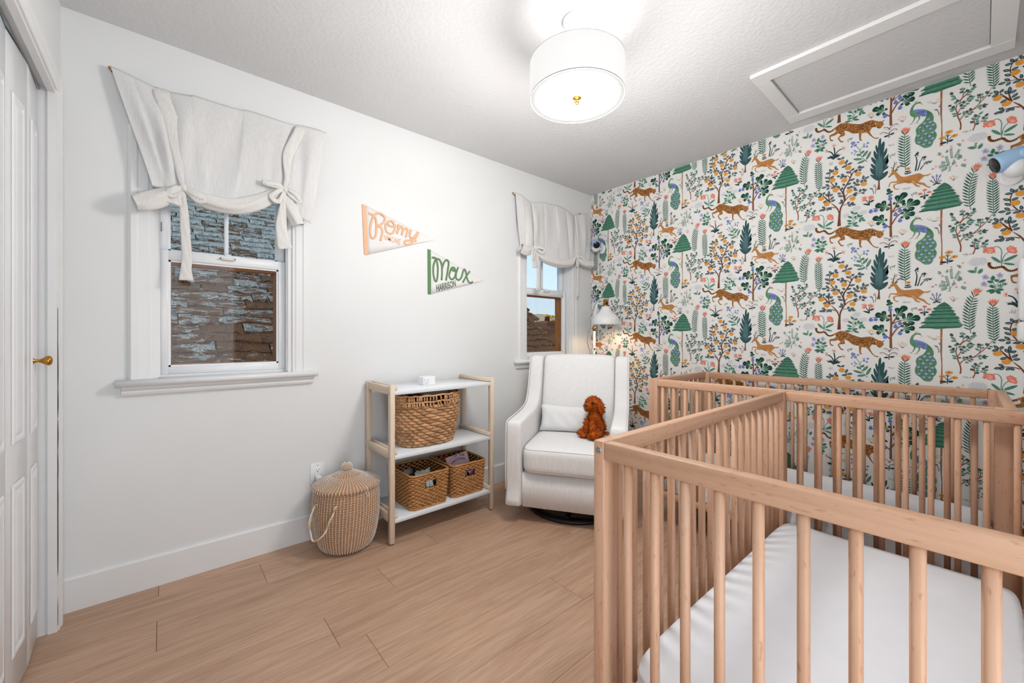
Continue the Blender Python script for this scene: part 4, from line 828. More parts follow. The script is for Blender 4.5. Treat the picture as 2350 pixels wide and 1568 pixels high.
def wp_parse():
    rnd = random.Random(11); shapes = []
    def cat(p, closed, k=3): return [(q.x, q.y) for q in smooth_pts([Vector((a, b, 0)) for a, b in p], k, closed)]
    def leafpoly(a, b, w, blunt=.5):
        dx, dy = b[0]-a[0], b[1]-a[1]; l = math.hypot(dx, dy) or 1e-6; ux, uy = dx/l, dy/l; L = []; R_ = []
        for t, h in (((.12, .55), (.35, .95), (.58, 1), (.82, .62)) if blunt == .5 else ((.2, .25), (.45, .6), (.7, 1), (.88, .92), (.97, .5))):
            px, py = a[0]+dx*t, a[1]+dy*t; L.append((px-uy*w*.5*h, py+ux*w*.5*h)); R_.append((px+uy*w*.5*h, py-ux*w*.5*h))
        return [a]+R_+[b]+L[::-1]
    def ell(c, rx, ry, n=9, rot=0):
        return [(c[0]+rx*math.cos(2*PI*i/n)*math.cos(rot)-ry*math.sin(2*PI*i/n)*math.sin(rot), c[1]+rx*math.cos(2*PI*i/n)*math.sin(rot)+ry*math.sin(2*PI*i/n)*math.cos(rot)) for i in range(n)]
    def stroke(p, w0, w1):
        p = cat(p, False, 3) if len(p) > 2 else p; n = len(p); L = []; R_ = []
        for i in range(n):
            a = p[max(i-1, 0)]; b = p[min(i+1, n-1)]; dx, dy = b[0]-a[0], b[1]-a[1]; l = math.hypot(dx, dy) or 1e-6; w = lerp(w0, w1, i/(n-1))*.5
            L.append((p[i][0]-dy/l*w, p[i][1]+dx/l*w)); R_.append((p[i][0]+dy/l*w, p[i][1]-dx/l*w))
        return [[L[i], L[i+1], R_[i+1], R_[i]] for i in range(n-1)]
    def inside(pt, poly):
        r = False; x, y = pt
        for (x0, y0), (x1, y1) in zip(poly, poly[1:]+poly[:1]):
            if (y0 > y) != (y1 > y) and x < (x1-x0)*(y-y0)/(y1-y0)+x0: r = not r
        return r
    for ln in WP.strip().splitlines():
        h, d = ln.split(':'); h = h.split(); d = list(map(int, d.split())); p = [(d[i]/2, d[i+1]/2) for i in range(0, len(d), 2)]
        t, c, lay = h[0], h[1], int(h[2]); ad = lambda q, ly=lay, cc=c: shapes.append((ly, cc, q))
        if t == 'P': ad(cat(p, True))
        elif t == 'Q': ad(p)
        elif t == 'S':
            for q in stroke(p, float(h[3])*1.22, float(h[4])*1.22): ad(q)
        elif t in 'LF':
            for i in range(0, len(p)-1, 2): ad(leafpoly(p[i], p[i+1], float(h[3])*(1.0 if c in ('fg', 'fd') else 1.2), .5 if t == 'L' else .7))
        elif t == 'E':
            for q in p: ad(ell(q, float(h[3]), float(h[4]), 12 if float(h[3]) > 3 else 8, rnd.uniform(-.25, .25)))
        elif t == 'R':
            r = float(h[3])
            for q in p:
                a0 = rnd.uniform(0, 6.28); s = rnd.uniform(.75, 1.1)
                arc = [(q[0]+r*s*1.15*math.cos(a0+u*4.6), q[1]+r*s*.9*math.sin(a0+u*4.6)) for u in (0, .25, .5, .75, 1)]
                for z in stroke(arc, r*.62, r*.5): ad(z)
        elif t == 'B':
            q = cat(p, False, 4); w = float(h[3])*.5
            for i in range(1, len(q)-1, 2):
                dx, dy = q[i+1][0]-q[i-1][0], q[i+1][1]-q[i-1][1]; l = math.hypot(dx, dy) or 1; ux, uy = dx/l, dy/l; e = w*.42
                ad([(q[i][0]-ux*e-uy*w, q[i][1]-uy*e+ux*w), (q[i][0]+ux*e-uy*w, q[i][1]+uy*e+ux*w), (q[i][0]+ux*e+uy*w, q[i][1]+uy*e-ux*w), (q[i][0]-ux*e+uy*w, q[i][1]-uy*e-ux*w)])
        elif t == 'D':
            rx, ry, n = float(h[3]), float(h[4]), int(h[5]); m = p[0]; s = math.sqrt(PI*rx*ry/n); yy = -ry; r = 0
            while yy <= ry:
                xx = -rx+(s*.5 if r % 2 else 0)
                while xx <= rx:
                    if (xx/rx)**2+(yy/ry)**2 < 1.02: ad(ell((m[0]+xx+rnd.uniform(-.2, .2)*s, m[1]+yy), s*.30, s*.19, 7, rnd.uniform(.1, .6)))
                    xx += s
                yy += s*.92; r += 1
        elif t == 'N':
            sz = float(h[3]); rows = [float(x)/2 for x in h[4].split(',')]
            for z in rows:
                for row in (0, 1):
                    xs = [a for a in range(-300, 760, 1) if inside((a, z+row*sz*.8+1), p)]
                    if not xs: continue
                    x = min(xs); mid = (min(xs)+max(xs))/2; hw = (max(xs)-min(xs))/2+1
                    while x < max(xs):
                        sl = (x-mid)/hw; ad(leafpoly((x-sl*sz*.1, z+row*sz*.8+sz*.45), (x+sl*sz*.75, z+row*sz*.8-sz*.45), sz*.46)); x += sz*.86
    shapes.sort(key=lambda s: s[0]); return shapes
def wallpaper():
    shapes = wp_parse(); V = []; F = []; C = []
    ZL, ZH, YH, YL = .10, CEIL-.002, YA-.001, -.62
    def clip(p, ax, lim, keep_less):
        o = []; n = len(p)
        for i in range(n):
            a, b = p[i], p[(i+1) % n]; ia = (a[ax] <= lim) == keep_less; ib = (b[ax] <= lim) == keep_less
            if ia: o.append(a)
            if ia != ib:
                t = (lim-a[ax])/(b[ax]-a[ax]); o.append((lerp(a[0], b[0], t), lerp(a[1], b[1], t)))
        return o
    cols = {k: lin(v) for k, v in INK.items()}
    for i in range(-3, 3):
        for j in range(-4, 4):
            oy = .6795-i*.693; oz = 1.782+.309*(i & 1)+j*.618
            if oz > CEIL+.85 or oz < -.3: continue
            for r, (lay, c, p) in enumerate(shapes):
                q = [(oy-a*.001, oz+b*.001) for a, b in p]
                ys = [a for a, b in q]; zs = [b for a, b in q]
                if max(zs) < ZL or min(zs) > ZH or max(ys) < YL or min(ys) > YH: continue
                if max(zs) > ZH: q = clip(q, 1, ZH, True)
                if min(zs) < ZL: q = clip(q, 1, ZL, False)
                if q and max(ys) > YH: q = clip(q, 0, YH, True)
                if len(q) < 3: continue
                x = XB-.0003-r*5e-7; o = len(V)
                V += [(x, a, b) for a, b in q]; F.append(tuple(range(o, o+len(q)))); C += [cols[c]]*len(q)
    me = bpy.data.meshes.new('wallpaper_print'); me.from_pydata(V, [], F); me.update()
    at = me.color_attributes.new('ink', 'FLOAT_COLOR', 'POINT'); at.data.foreach_set('color', [x for c in C for x in c])
    me.materials.append(MATS['wallpaper_ink']); o = bpy.data.objects.new('wallpaper_print', me); col.objects.link(o); o.parent = wall_right
    tag(o, 'printed leopards, deer, peacocks, fruit trees and flowers', kind='stuff')
wallpaper()

# ------------------------------------------------------------------ ceiling lamp
def ceiling_lamp():
    x, y = LAMP; t = thing('ceiling_lamp', 'white fabric drum ceiling lamp with brass finial, lit', 'lamp', (x, y, CEIL))
    obj('canopy', G().lathe([(0, CEIL), (.060, CEIL), (.060, CEIL-.010), (.050, CEIL-.022), (.030, CEIL-.040), (.012, CEIL-.046), (0, CEIL-.046)], 32, (x, y)), 'white_metal', t)
    obj('stem', G().lathe([(0, CEIL-.04), (.008, CEIL-.04), (.008, 2.125), (0, 2.125)], 12, (x, y)), 'white_metal', t)
    r = .197
    sh = obj('drum_shade', G().lathe([(r, 2.114), (r, 2.259), (r-.002, 2.259), (r-.002, 2.114), (r, 2.114)], 72, (x, y), cap=False), 'lampshade', t)
    obj('shade_rim', G().lathe([(r+.0008, 2.111), (r+.0008, 2.115), (r-.004, 2.115), (r-.004, 2.111), (r+.0008, 2.111)], 72, (x, y), cap=False), 'zinc', sh)
    obj('shade_rim', G().lathe([(r+.0008, 2.257), (r+.0008, 2.260), (r-.004, 2.260), (r-.004, 2.257), (r+.0008, 2.257)], 72, (x, y), cap=False), 'white_metal', sh)
    obj('spoke', G().tube([(x-r+.003, y, 2.247), (x+r-.003, y, 2.247)], .0022, 6).tube([(x, y-r+.003, 2.247), (x, y+r-.003, 2.247)], .0022, 6), 'white_metal', sh)
    df = obj('diffuser', G().lathe([(0, 2.1145), (r-.006, 2.1145), (r-.006, 2.1175), (0, 2.1175)], 64, (x, y)), 'diffuser', t)
    for k in range(3):
        a = .9+k*2*PI/3; c, s_ = math.cos(a), math.sin(a)
        obj('clip', G().tube([(x+(r-.003)*c, y+(r-.003)*s_, 2.112), (x+(r-.018)*c, y+(r-.018)*s_, 2.112)], .0011, 5), 'zinc', df)
    obj('finial', G().lathe([(0, 2.114), (.019, 2.114), (.019, 2.111), (.011, 2.109), (.0095, 2.100), (.0095, 2.094), (.007, 2.091), (0, 2.0905)], 24, (x, y)), 'brass', t)
    for nm, z, e, rad in (('room_light', 1.93, LAMP_W, .16), ('upward_light', 2.275, LAMP_UP, .05)):
        d = bpy.data.lights.new(nm, 'POINT'); d.energy = e; d.shadow_soft_size = rad; d.color = (1, .98, .955)
        o = bpy.data.objects.new(nm, d); col.objects.link(o); o.location = (0, 0, z-CEIL) if nm == 'room_light' else (.0, -.05, z-CEIL); o.parent = t
LAMP_W = 29; LAMP_UP = 2.8
ceiling_lamp()

# ------------------------------------------------------------------ cribs
CL, CW, CH = 1.385, .745, .862
def make_crib(label, loc, rz, group):
    """local: long side along +x, width along -y, origin at the corner post nearest the armchair"""
    t = thing('crib', label, 'crib', loc, rz, group); O = lambda n, g, m, p=t: obj(n, g, m, p, local=True)
    pw, pt, rh = .055, .030, .043
    posts = []
    for cx in (0, CL-pw):
        for cy in (-pt, -CW):
            posts.append(O('post', G().rbox(cx, cx+pw, cy, cy+pt, 0, CH, .003, 2), 'beech_z'))
    g = None
    for cy in (-pt, -CW):
        O('top_rail', G().rbox(pw-.0005, CL-pw+.0005, cy, cy+pt, CH-rh, CH-.0005, .004, 2), 'beech_x'); O('bottom_rail', G().rbox(pw-.0005, CL-pw+.0005, cy+.003, cy+pt-.003, .170, .208, .003, 1), 'beech_x')
    for cx in (0, CL-pt):
        O('top_rail', G().rbox(cx, cx+pt, -CW+pt-.0005, -pt+.0005, CH-rh, CH-.0005, .004, 2), 'beech_y'); O('bottom_rail', G().rbox(cx+.003, cx+pt-.003, -CW+pt, -pt, .170, .208, .003, 1), 'beech_y')
    # slats: rounded bars
    pr = [(.0090*math.copysign(abs(math.cos(a))**.75, math.cos(a)), .0105*math.copysign(abs(math.sin(a))**.75, math.sin(a))) for a in [2*PI*i/14 for i in range(14)]]
    base = None
    for k in range(19):
        x = .0815+k*.0668
        if x > CL-.06: break
        for cy in (-pt/2, -CW+pt/2):
            if base is None: base = O('slat', G().prism(pr, 2, .206, CH-rh+.001, True), 'beech_z'); base.location = (x, cy, 0)
            else: twin('slat', base, t, (x, cy, 0))
    for k in range(10):
        y = -.0865-k*.0675
        if y < -CW+.05: break
        for cx in (pt/2, CL-pt/2): twin('slat', base, t, (cx, y, 0), (0, 0, PI/2))
    O('mattress_base', G().box(.032, CL-.032, -CW+.033, -.033, .185, .2), 'beech_x')
    b = None
    for cy in (-pt/2, -CW+pt/2):
        for cx, s in ((0, -1), (CL, 1)):
            for z in (CH-.022, .19):
                bo = O('bolt', G().lathe([(0, .0022), (.0035, .0022), (.0042, .0006), (.0042, .0012), (.0075, .0012), (.0075, -.002), (0, -.002)], 16), 'zinc'); bo.rotation_euler = (0, s*PI/2, 0); bo.location = (cx, cy, z)
    return t
crib_a = make_crib('light beech crib in the foreground, its long side running away from the viewer', (.795, .620, 0), 0, 'beech baby cribs')
crib_b = make_crib('light beech crib standing along the wallpapered wall behind the nearer crib', (2.947, 1.318, 0), -PI/2+math.radians(.9), 'beech baby cribs')
def mattress(label, loc, rz, seed, wr, dx=.08):
    lx, ly = CL-dx, CW-.082; z0, h = .2015, .112
    rn = random.Random(seed); ph = [(rn.uniform(0, 6.28), rn.uniform(3, 9), rn.uniform(-1, 1)) for _ in range(7)]
    def fn(u, v):
        # superellipse section in plan, rounded profile in height
        a = 2*PI*u; e = .16; c, s = math.cos(a), math.sin(a)
        px = math.copysign(abs(c)**e, c); py = math.copysign(abs(s)**e, s)
        if v < .12: rr = .94+.06*(v/.12); z = z0
        elif v < .52:
            w = (v-.12)/.40*PI; rr = 1+.0*w-(.03*(1-math.cos(w))*.5 if w > PI/2 else 0); z = z0+h*(1-math.cos(w*.82))/(1-math.cos(PI*.82))*.93
        else:
            w = (v-.52)/.48; rr = (1-w)*.97; z = z0+h*.93+h*.07*math.sin(min(1, w*2.4)*PI/2)
        x, y = px*rr*lx/2, py*rr*ly/2
        if v > .3:
            d = sum(math.sin(q[0]+q[1]*(x*q[2]+y*(1-abs(q[2])))*3) for q in ph)/7
            n = mnoise.noise(Vector((x*5+seed, y*14, 0)))
            z += wr*(.35*d+.8*max(0, n))*min(1, (1-v)*5+.25)
        else: x += .003*math.sin(u*190); y += .003*math.cos(u*170)
        return (x, y, z)
    m = tag(obj('mattress', G().grid(fn, 220, 36, True, True), 'sheet'), label, 'mattress', 'crib mattresses in white fitted sheets')
    m.location = loc; m.rotation_euler = (0, 0, rz); return m
mattress('white sheeted mattress inside the foreground crib', (.795+CL/2-.028, .620-CW/2, 0), 0, 5, .010, .135)
cb = Matrix.Rotation(-PI/2+math.radians(.9), 4, 'Z') @ Vector((CL/2, -CW/2, 0))
mattress('white sheeted mattress inside the crib along the wallpapered wall', (2.947+cb.x, 1.318+cb.y, 0), -PI/2+math.radians(.9), 9, .010)

# ------------------------------------------------------------------ shelf unit
def shelf():
    t = thing('shelf_unit', 'three tier open shelf with pale wood legs and white boards', 'shelf', (1.26, 2.23, 0))
    x0, x1, y0, y1 = .912, 1.612, 2.050, 2.398; lw, lt = .027, .030; top = .848
    for x in (x0, x1-lw):
        for y in (y0, y1-lt):
            l = obj('leg', G().rbox(x, x+lw, y, y+lt, .006, top, .002, 1), 'birch_z', t)
            obj('foot', G().lathe([(0, 0), (.009, 0), (.009, .007), (0, .007)], 12, (x+lw/2, y+lt/2)), 'rubber', l)
    for z in (.798, .452, .110):
        obj('shelf_board', G().rbox(x0+lw+.001, x1-lw-.001, y0+.004, y1-.03, z, z+.024, .0015, 1), 'shelf_white', t)
        for s, x in ((1, x0+lw), (-1, x1-lw)):
            a, b = sorted((x, x+s*.014)); c = z+.024+.002
            cr = obj('side_rail', G().rbox(a+.0002, b, y0+.003, y1-.004, c, c+.024, .0015, 1), 'birch_y', t)
            obj('side_rail', G().rbox(a-(.0 if s > 0 else 0), b, y0+.031, y1-.031, z-.001, z+.023, .0015, 1), 'birch_y', t) if False else None
        # end rails seen from outside, flush with the legs
        for x in (x0, x1-lw):
            obj('end_rail', G().rbox(x+.004, x+lw-.004, y0+lt+.0005, y1-lt-.0005, z+.002, z+.046, .002, 1), 'birch_y', t)
    for x, s in ((x0, -1), (x1, 1)):
        for y in (y0+.015, y1-.015):
            for z in (.776, .430, .088):
                g = G().lathe([(0, .003), (.0045, .003), (.0045, -.001), (0, -.001)], 12); o = obj('screw', g, 'zinc', t, local=True); o.location = Vector((x, y, z+.034))-WL[t.name]; o.rotation_euler = (0, s*PI/2, 0)
shelf()
SZ1, SZ2, SZ3 = .134, .476, .822

# ------------------------------------------------------------------ rattan baskets on the bottom shelf
def rr_path(cx, cy, hx, hy, r, n=96):
    """rounded rectangle outline with arc length parameter, list of (x,y,nx,ny)"""
    segs = []; per = 2*(2*hx-2*r)+2*(2*hy-2*r)+2*PI*r; out = []
    L1, L2, A = 2*hx-2*r, 2*hy-2*r, PI*r/2
    for i in range(n):
        s = per*i/n
        for (ox, oy, dx, dy, qx, qy, a0) in ((-hx+r, -hy, 1, 0, hx-r, -hy+r, -PI/2), (hx, -hy+r, 0, 1, hx-r, hy-r, 0), (hx-r, hy, -1, 0, -hx+r, hy-r, PI/2), (-hx, hy-r, 0, -1, -hx+r, -hy+r, PI)):
            L = L1 if dx else L2
            if s < L: out.append((cx+ox+dx*s, cy+oy+dy*s, dy, -dx)); break
            s -= L
            if s < A: a = a0+s/r; out.append((cx+qx+r*math.cos(a), cy+qy+r*math.sin(a), math.cos(a), math.sin(a))); break
            s -= A
    return out
def rattan_basket(name, label, cx, cy, base):
    t = thing(name, label, 'basket', (cx, cy, base), 0, 'square rattan baskets on the bottom shelf')
    H, hb, ht = .196, (.112, .128), (.124, .140); nrow = 17; NS = 104
    g = G(); thin = G()
    def at(z, n): f = z/H; return rr_path(cx, cy, lerp(hb[0], ht[0], f), lerp(hb[1], ht[1], f), .028, n)
    for k in range(nrow):
        z = .012+k*(H-.026)/(nrow-1); P = at(z, NS*2); pts = []; big = .055 < z < .125
        for i, (x, y, nx, ny) in enumerate(P):
            per = 8; w = .0046*math.cos(2*PI*((i+(4 if k % 2 else 0))/per)); hole = .118 < z < .156 and abs(x-cx) < .036
            pts.append(None if hole else (x+nx*w, y+ny*w, base+z+.0008*math.sin(i*.7+k)))
        run = []; runs = []
        for p in pts:
            if p is None:
                if len(run) > 1: runs.append(run)
                run = []
            else: run.append(p)
        if any(p is None for p in pts):
            if len(run) > 1:
                if pts[0] is not None and runs: runs[0] = run+runs[0]
                else: runs.append(run)
            for q in runs: g.tube(q, .0050, 6)
        else: g.tube(pts, .0050, 6, True)
    obj('weave', g, 'rattan', t)['kind'] = 'stuff'
    g = G(); NS2 = 52
    for i in range(NS2):
        pth = []
        for z in (.0, .06, .12, .155, .19):
            x, y, nx, ny = at(z, NS2)[i]; pth.append((x-nx*.001, y-ny*.001, base+.006+z))
        x, y, nx, ny = at(.13, NS2)[i]
        if abs(x-cx) < .034 and abs(ny) > .5: g.tube(pth[:2]+[(lerp(pth[1][0], pth[2][0], .9), lerp(pth[1][1], pth[2][1], .9), base+.118)], .0024, 5); continue
        g.tube(pth, .0024, 5)
    obj('stakes', g, 'rattan', t)['kind'] = 'stuff'
    for nm, z, r in (('rim', .196, .0050), ('foot_braid', .006, .0046)):
        g = G(); P = at(min(z, .196), 176)
        for ph in range(3):
            pts = [];
            for i, (x, y, nx, ny) in enumerate(P):
                a = 2*PI*(i*22/176+ph/3); q = r*.75; pts.append((x+nx*q*math.cos(a), y+ny*q*math.cos(a), base+z+q*math.sin(a)))
            g.tube(pts, r*.72, 6, True)
        obj(nm, g, 'rattan', t)
    def ln(u, v):
        q = at(v*.19, 60)[int(round(u*60)) % 60]; return (q[0]-q[2]*.0036, q[1]-q[3]*.0036, base+.006+v*.185)
    lg = G().grid(ln, 60, 16, True, True); lg.f = [f for f in lg.f if not (abs(sum(lg.v[i][0] for i in f)/4-cx) < .034 and base+.118 < sum(lg.v[i][2] for i in f)/4 < base+.158 and abs(sum(lg.v[i][1] for i in f)/4-cy) > .11)]; lg.sm = [True]*len(lg.f)
    obj('lining', lg, 'basket_dark', t)
    obj('bottom', G().rbox(cx-.108, cx+.108, cy-.124, cy+.124, base+.003, base+.010, .002, 1), 'basket_dark', t)
    return t
B1 = (1.163, 2.205); B2 = (1.440, 2.212)
rattan_basket('rattan_basket', 'square rattan basket holding a pale wipes packet, nearer the seagrass hamper', *B1, SZ1)
rattan_basket('rattan_basket', 'square rattan basket holding picture books, nearer the armchair', *B2, SZ1)
# wipes packet in the first basket
def wipes():
    t = thing('wipes_packet', 'pale blue leafy wipes packet standing in the left rattan basket', 'packet', (B1[0]+.020, B1[1]-.060, SZ1+.012))
    def fn(u, v):
        a = 2*PI*u; c, s = math.cos(a), math.sin(a); w = .052*math.copysign(abs(c)**.5, c); d = .020*math.copysign(abs(s)**.8, s)*math.sin(PI*min(.98, max(.02, v*.93+.03)))**.6
        return (w*(1-.04*math.sin(v*9))+.008*v, d+.045*v, .165*v+.006*math.sin(u*25)*(v > .9))
    g = G().grid(fn, 40, 14, True, True); s = obj('packet', g, 'wipes_print', t, local=True); s.rotation_euler = (0, -.10, 0)
    obj('flap', G().tube([(-.012, -.005, .135), (.010, -.005, .137)], .006, 8, flat=.35), 'black_plastic', t, local=True)
s = N('wipes_print'); v = s.coords((45, 45, 45)); n = s.noise(v, 1, 3); s.base(s.ramp(n, [(.42, 'dfe6e2'), (.52, 'b4cfd4'), (.58, '8db09a'), (.64, 'dfe8ea')]), .35, .4)
wipes()
# picture books in the second basket
def book(name, label, w, h, d, loc, rot, cm, extra=None):
    t = bpy.data.objects.new(name, None); col.objects.link(t); t.location = loc; t.rotation_euler = rot; tag(t, label, 'book', 'books in the right rattan basket'); WL[t.name] = Vector((0, 0, 0))
    obj('cover', G().rbox(-w/2, w/2, 0, .002, 0, h, .0008, 1, False).rbox(-w/2, w/2, d-.002, d, 0, h, .0008, 1, False).rbox(-w/2, -w/2+.002, 0, d, 0, h, .0008, 1, False), cm, t, local=True)
    obj('pages', G().box(-w/2+.003, w/2-.002, .0025, d-.0025, .002, h-.002), 'white_plastic', t, local=True)
    if extra: extra(t, w, h)
plain('cover_pink', 'f6cdc8', .4, .4); plain('cover_purple', '6a4fa8', .4, .4, var=.15, nscale=40); plain('cover_green', '2f7a3c', .4, .4); plain('cover_red', 'b03a34', .4, .4); plain('print_blue', '2f62a8', .5, .3); plain('print_red', 'd8433c', .5, .3); plain('print_peach', 'f0b98a', .5, .3)
def chutz(t, w, h):
    g = G()
    for txt, R_, ang, size in (('I LIKE YOUR', .105, .92, .0185), ('CHUTZPAH', .081, 1.05, .0205)):
        n = len(txt); cz = h-.118
        for i, ch in enumerate(txt):
            if ch == ' ': continue
            v, f = text_mesh(ch, size, .95, .0007); a = (i-(n-1)/2)/(n-1)*ang*1.02
            cw = max(p[0] for p in v); x0 = R_*math.sin(a); z0 = cz+R_*math.cos(a)
            g.add([(x0+(px-cw/2)*math.cos(a)+py*math.sin(a), -.0006, z0-(px-cw/2)*math.sin(a)+py*math.cos(a)) for px, py in v], f)
    obj('title_lettering', g, 'print_blue', t, local=True)
    obj('cover_picture', G().add([(.037*math.cos(a), -.0005, h-.108+.037*math.sin(a)) for a in [2*PI*i/28 for i in range(28)]], [tuple(range(28))]), 'print_red', t, local=True)
book('picture_book', 'pink picture book with blue curved title leaning in the right rattan basket', .158, .175, .016, (B2[0]+.018, B2[1]-.040, SZ1+.050), (-.30, -.14, -.05), 'cover_pink', chutz)
def purp(t, w, h):
    g = G()
    for i in range(9):
        a = random.Random(i); g.add([(a.uniform(-.04, .04)+.003*math.cos(k), -.0005, h*.6+a.uniform(-.02, .04)+.003*math.sin(k)) for k in (0, 2, 4)], [(0, 1, 2)])
    g.add([(-.012+.024*(k % 2)+.01*math.sin(k*2), -.0006, h*.62+.022*math.cos(k*1.05)) for k in range(6)], [(0, 1, 2, 3, 4, 5)]); obj('cover_picture', g, 'print_peach', t, local=True)
book('picture_book', 'purple picture book behind the handle hole of the right rattan basket', .15, .165, .012, (B2[0]+.008, B2[1]-.112, SZ1+.012), (0, 0, 0), 'cover_purple', purp)
book('picture_book', 'green spined book standing askew in the right rattan basket', .12, .16, .018, (B2[0]-.055, B2[1]+.050, SZ1+.014), (-.15, .12, .5), 'cover_green')
book('picture_book', 'red spined book leaning behind the green one in the right rattan basket', .11, .168, .015, (B2[0]-.040, B2[1]+.085, SZ1+.014), (-.15, .02, .35), 'cover_red')

# ------------------------------------------------------------------ big water-hyacinth basket
def big_basket():
    cx, cy, base = 1.205, 2.210, SZ2; t = thing('storage_basket', 'large oval braided water hyacinth basket on the middle shelf', 'basket', (cx, cy, base))
    H = .300; nrow = 14; rn = random.Random(8); g = G(); tint = []
    def rad(z): f = z/H; return lerp(.150, .196, min(1, f*1.7)**.55), lerp(.098, .132, min(1, f*1.7)**.55)
    def pos(a, z, o=0):
        rx, ry = rad(z); e = .78; c, s_ = math.cos(a), math.sin(a); px, py = math.copysign(abs(c)**e, c), math.copysign(abs(s_)**e, s_)
        return Vector((cx+(rx+o)*px, cy+(ry+o)*py, base+z))
    NC = 22
    for k in range(nrow):
        z = .012+k*(.232-.012)/(nrow-1)
        for i in range(NC):
            a0 = 2*PI*(i+(.5 if k % 2 else 0))/NC; sp = 2*PI/NC*1.35; pts = []; rs = []
            for u in (0, .2, .4, .6, .8, 1):
                a = a0+sp*(u-.5); pts.append(pos(a, z+(.5-u)*.005*(1 if k % 2 else 1.6), -.004+.011*math.sin(PI*u))); rs.append(.0030+.0078*math.sin(PI*u)**.8)
            m = len(g.v); g.tube(pts, rs, 6); tint += [(rn.uniform(.62, 1.12),)]*(len(g.v)-m)
    def fin(g, tint, nm, mat='hyacinth', par=None):
        o = obj(nm, g, mat, par or t); at = o.data.color_attributes.new('tint', 'FLOAT_COLOR', 'POINT')
        at.data.foreach_set('color', [x for q in tint for x in (q[0], q[0], q[0], 1)]); return o
    fin(g, tint, 'weave')['kind'] = 'stuff'
    g = G(); tint = []
    for i in range(NC):   # thin upright ties
        a = 2*PI*i/NC; m = len(g.v); g.tube([pos(a, z, .0035) for z in (.005, .08, .16, .232)], .0013, 5); tint += [(1.15,)]*(len(g.v)-m)
    fin(g, tint, 'upright_ties')['kind'] = 'stuff'
    g = G(); tint = []
    for rowz, h0, h1 in ((0, .228, .264), (1, .260, .298)):   # wrapped collar of upright strands
        for i in range(84):
            a = 2*PI*(i+rn.uniform(-.25, .25))/84; m = len(g.v); tl = rn.uniform(-.025, .025)
            g.tube([pos(a, h0+rn.uniform(-.004, .003), .010), pos(a+tl*.5, (h0+h1)/2, .018), pos(a+tl, h1, .010)], [.004, .0062, .004], 6); tint += [(rn.uniform(.7, 1.08),)]*(len(g.v)-m)
    for z, r in ((.262, .005), (.297, .006)):
        m = len(g.v); g.tube([pos(2*PI*i/90, z+.002*math.sin(i*1.3), .014+.003*math.sin(i*.9)) for i in range(90)], r, 6, True); tint += [(1.0,)]*(len(g.v)-m)
    fin(g, tint, 'rim_collar')
    g = G(); tint = []
    m = 0
    for ph in range(2):
        a = 0; g.tube([Vector((cx+.206, cy, base)) + Vector((.016*math.sin(PI*u)+.004*math.cos(u*22+ph*PI), -.055+.11*u, .250-.030*math.sin(PI*u)+.004*math.sin(u*22+ph*PI))) for u in [i/22 for i in range(23)]], .0062, 6)
    tint = [(.95,)]*len(g.v); fin(g, tint, 'handle')
    obj('lining', G().grid(lambda u, v: pos(2*PI*u, .004+v*.27, -.010), 40, 5, True, True).grid(lambda u, v: pos(2*PI*u, .006, -.010-.12*v) if v < 1 else (cx, cy, base+.006), 40, 2, True, True), 'basket_dark', t)
    # things inside: dark cloth and a grey board
    tag(obj('folded_blanket', G().grid(lambda u, v: (cx-.09+.16*u, cy-.06+.15*v, base+.278+.010*math.sin(u*7)*math.cos(v*5)), 14, 12).grid(lambda u, v: (cx-.09+.16*u, cy-.06+.15*v, base+.22+.01*u), 14, 12), 'cloth_dark'), 'dark folded cloth peeping over the rim of the large braided basket', 'blanket')
    b = obj('board_book', G().rbox(-.085, .085, -.055, .055, -.006, .006, .001, 1), 'cover_grey'); b.location = (cx+.030, cy-.015, base+.302); b.rotation_euler = (.05, -.03, .1)
    tag(b, 'thin grey book lying on top of the large braided basket', 'book')
plain('cloth_dark', '2a2624', .95, .1, var=.5, nscale=60); plain('cover_grey', '9a958c', .6, .3)
big_basket()

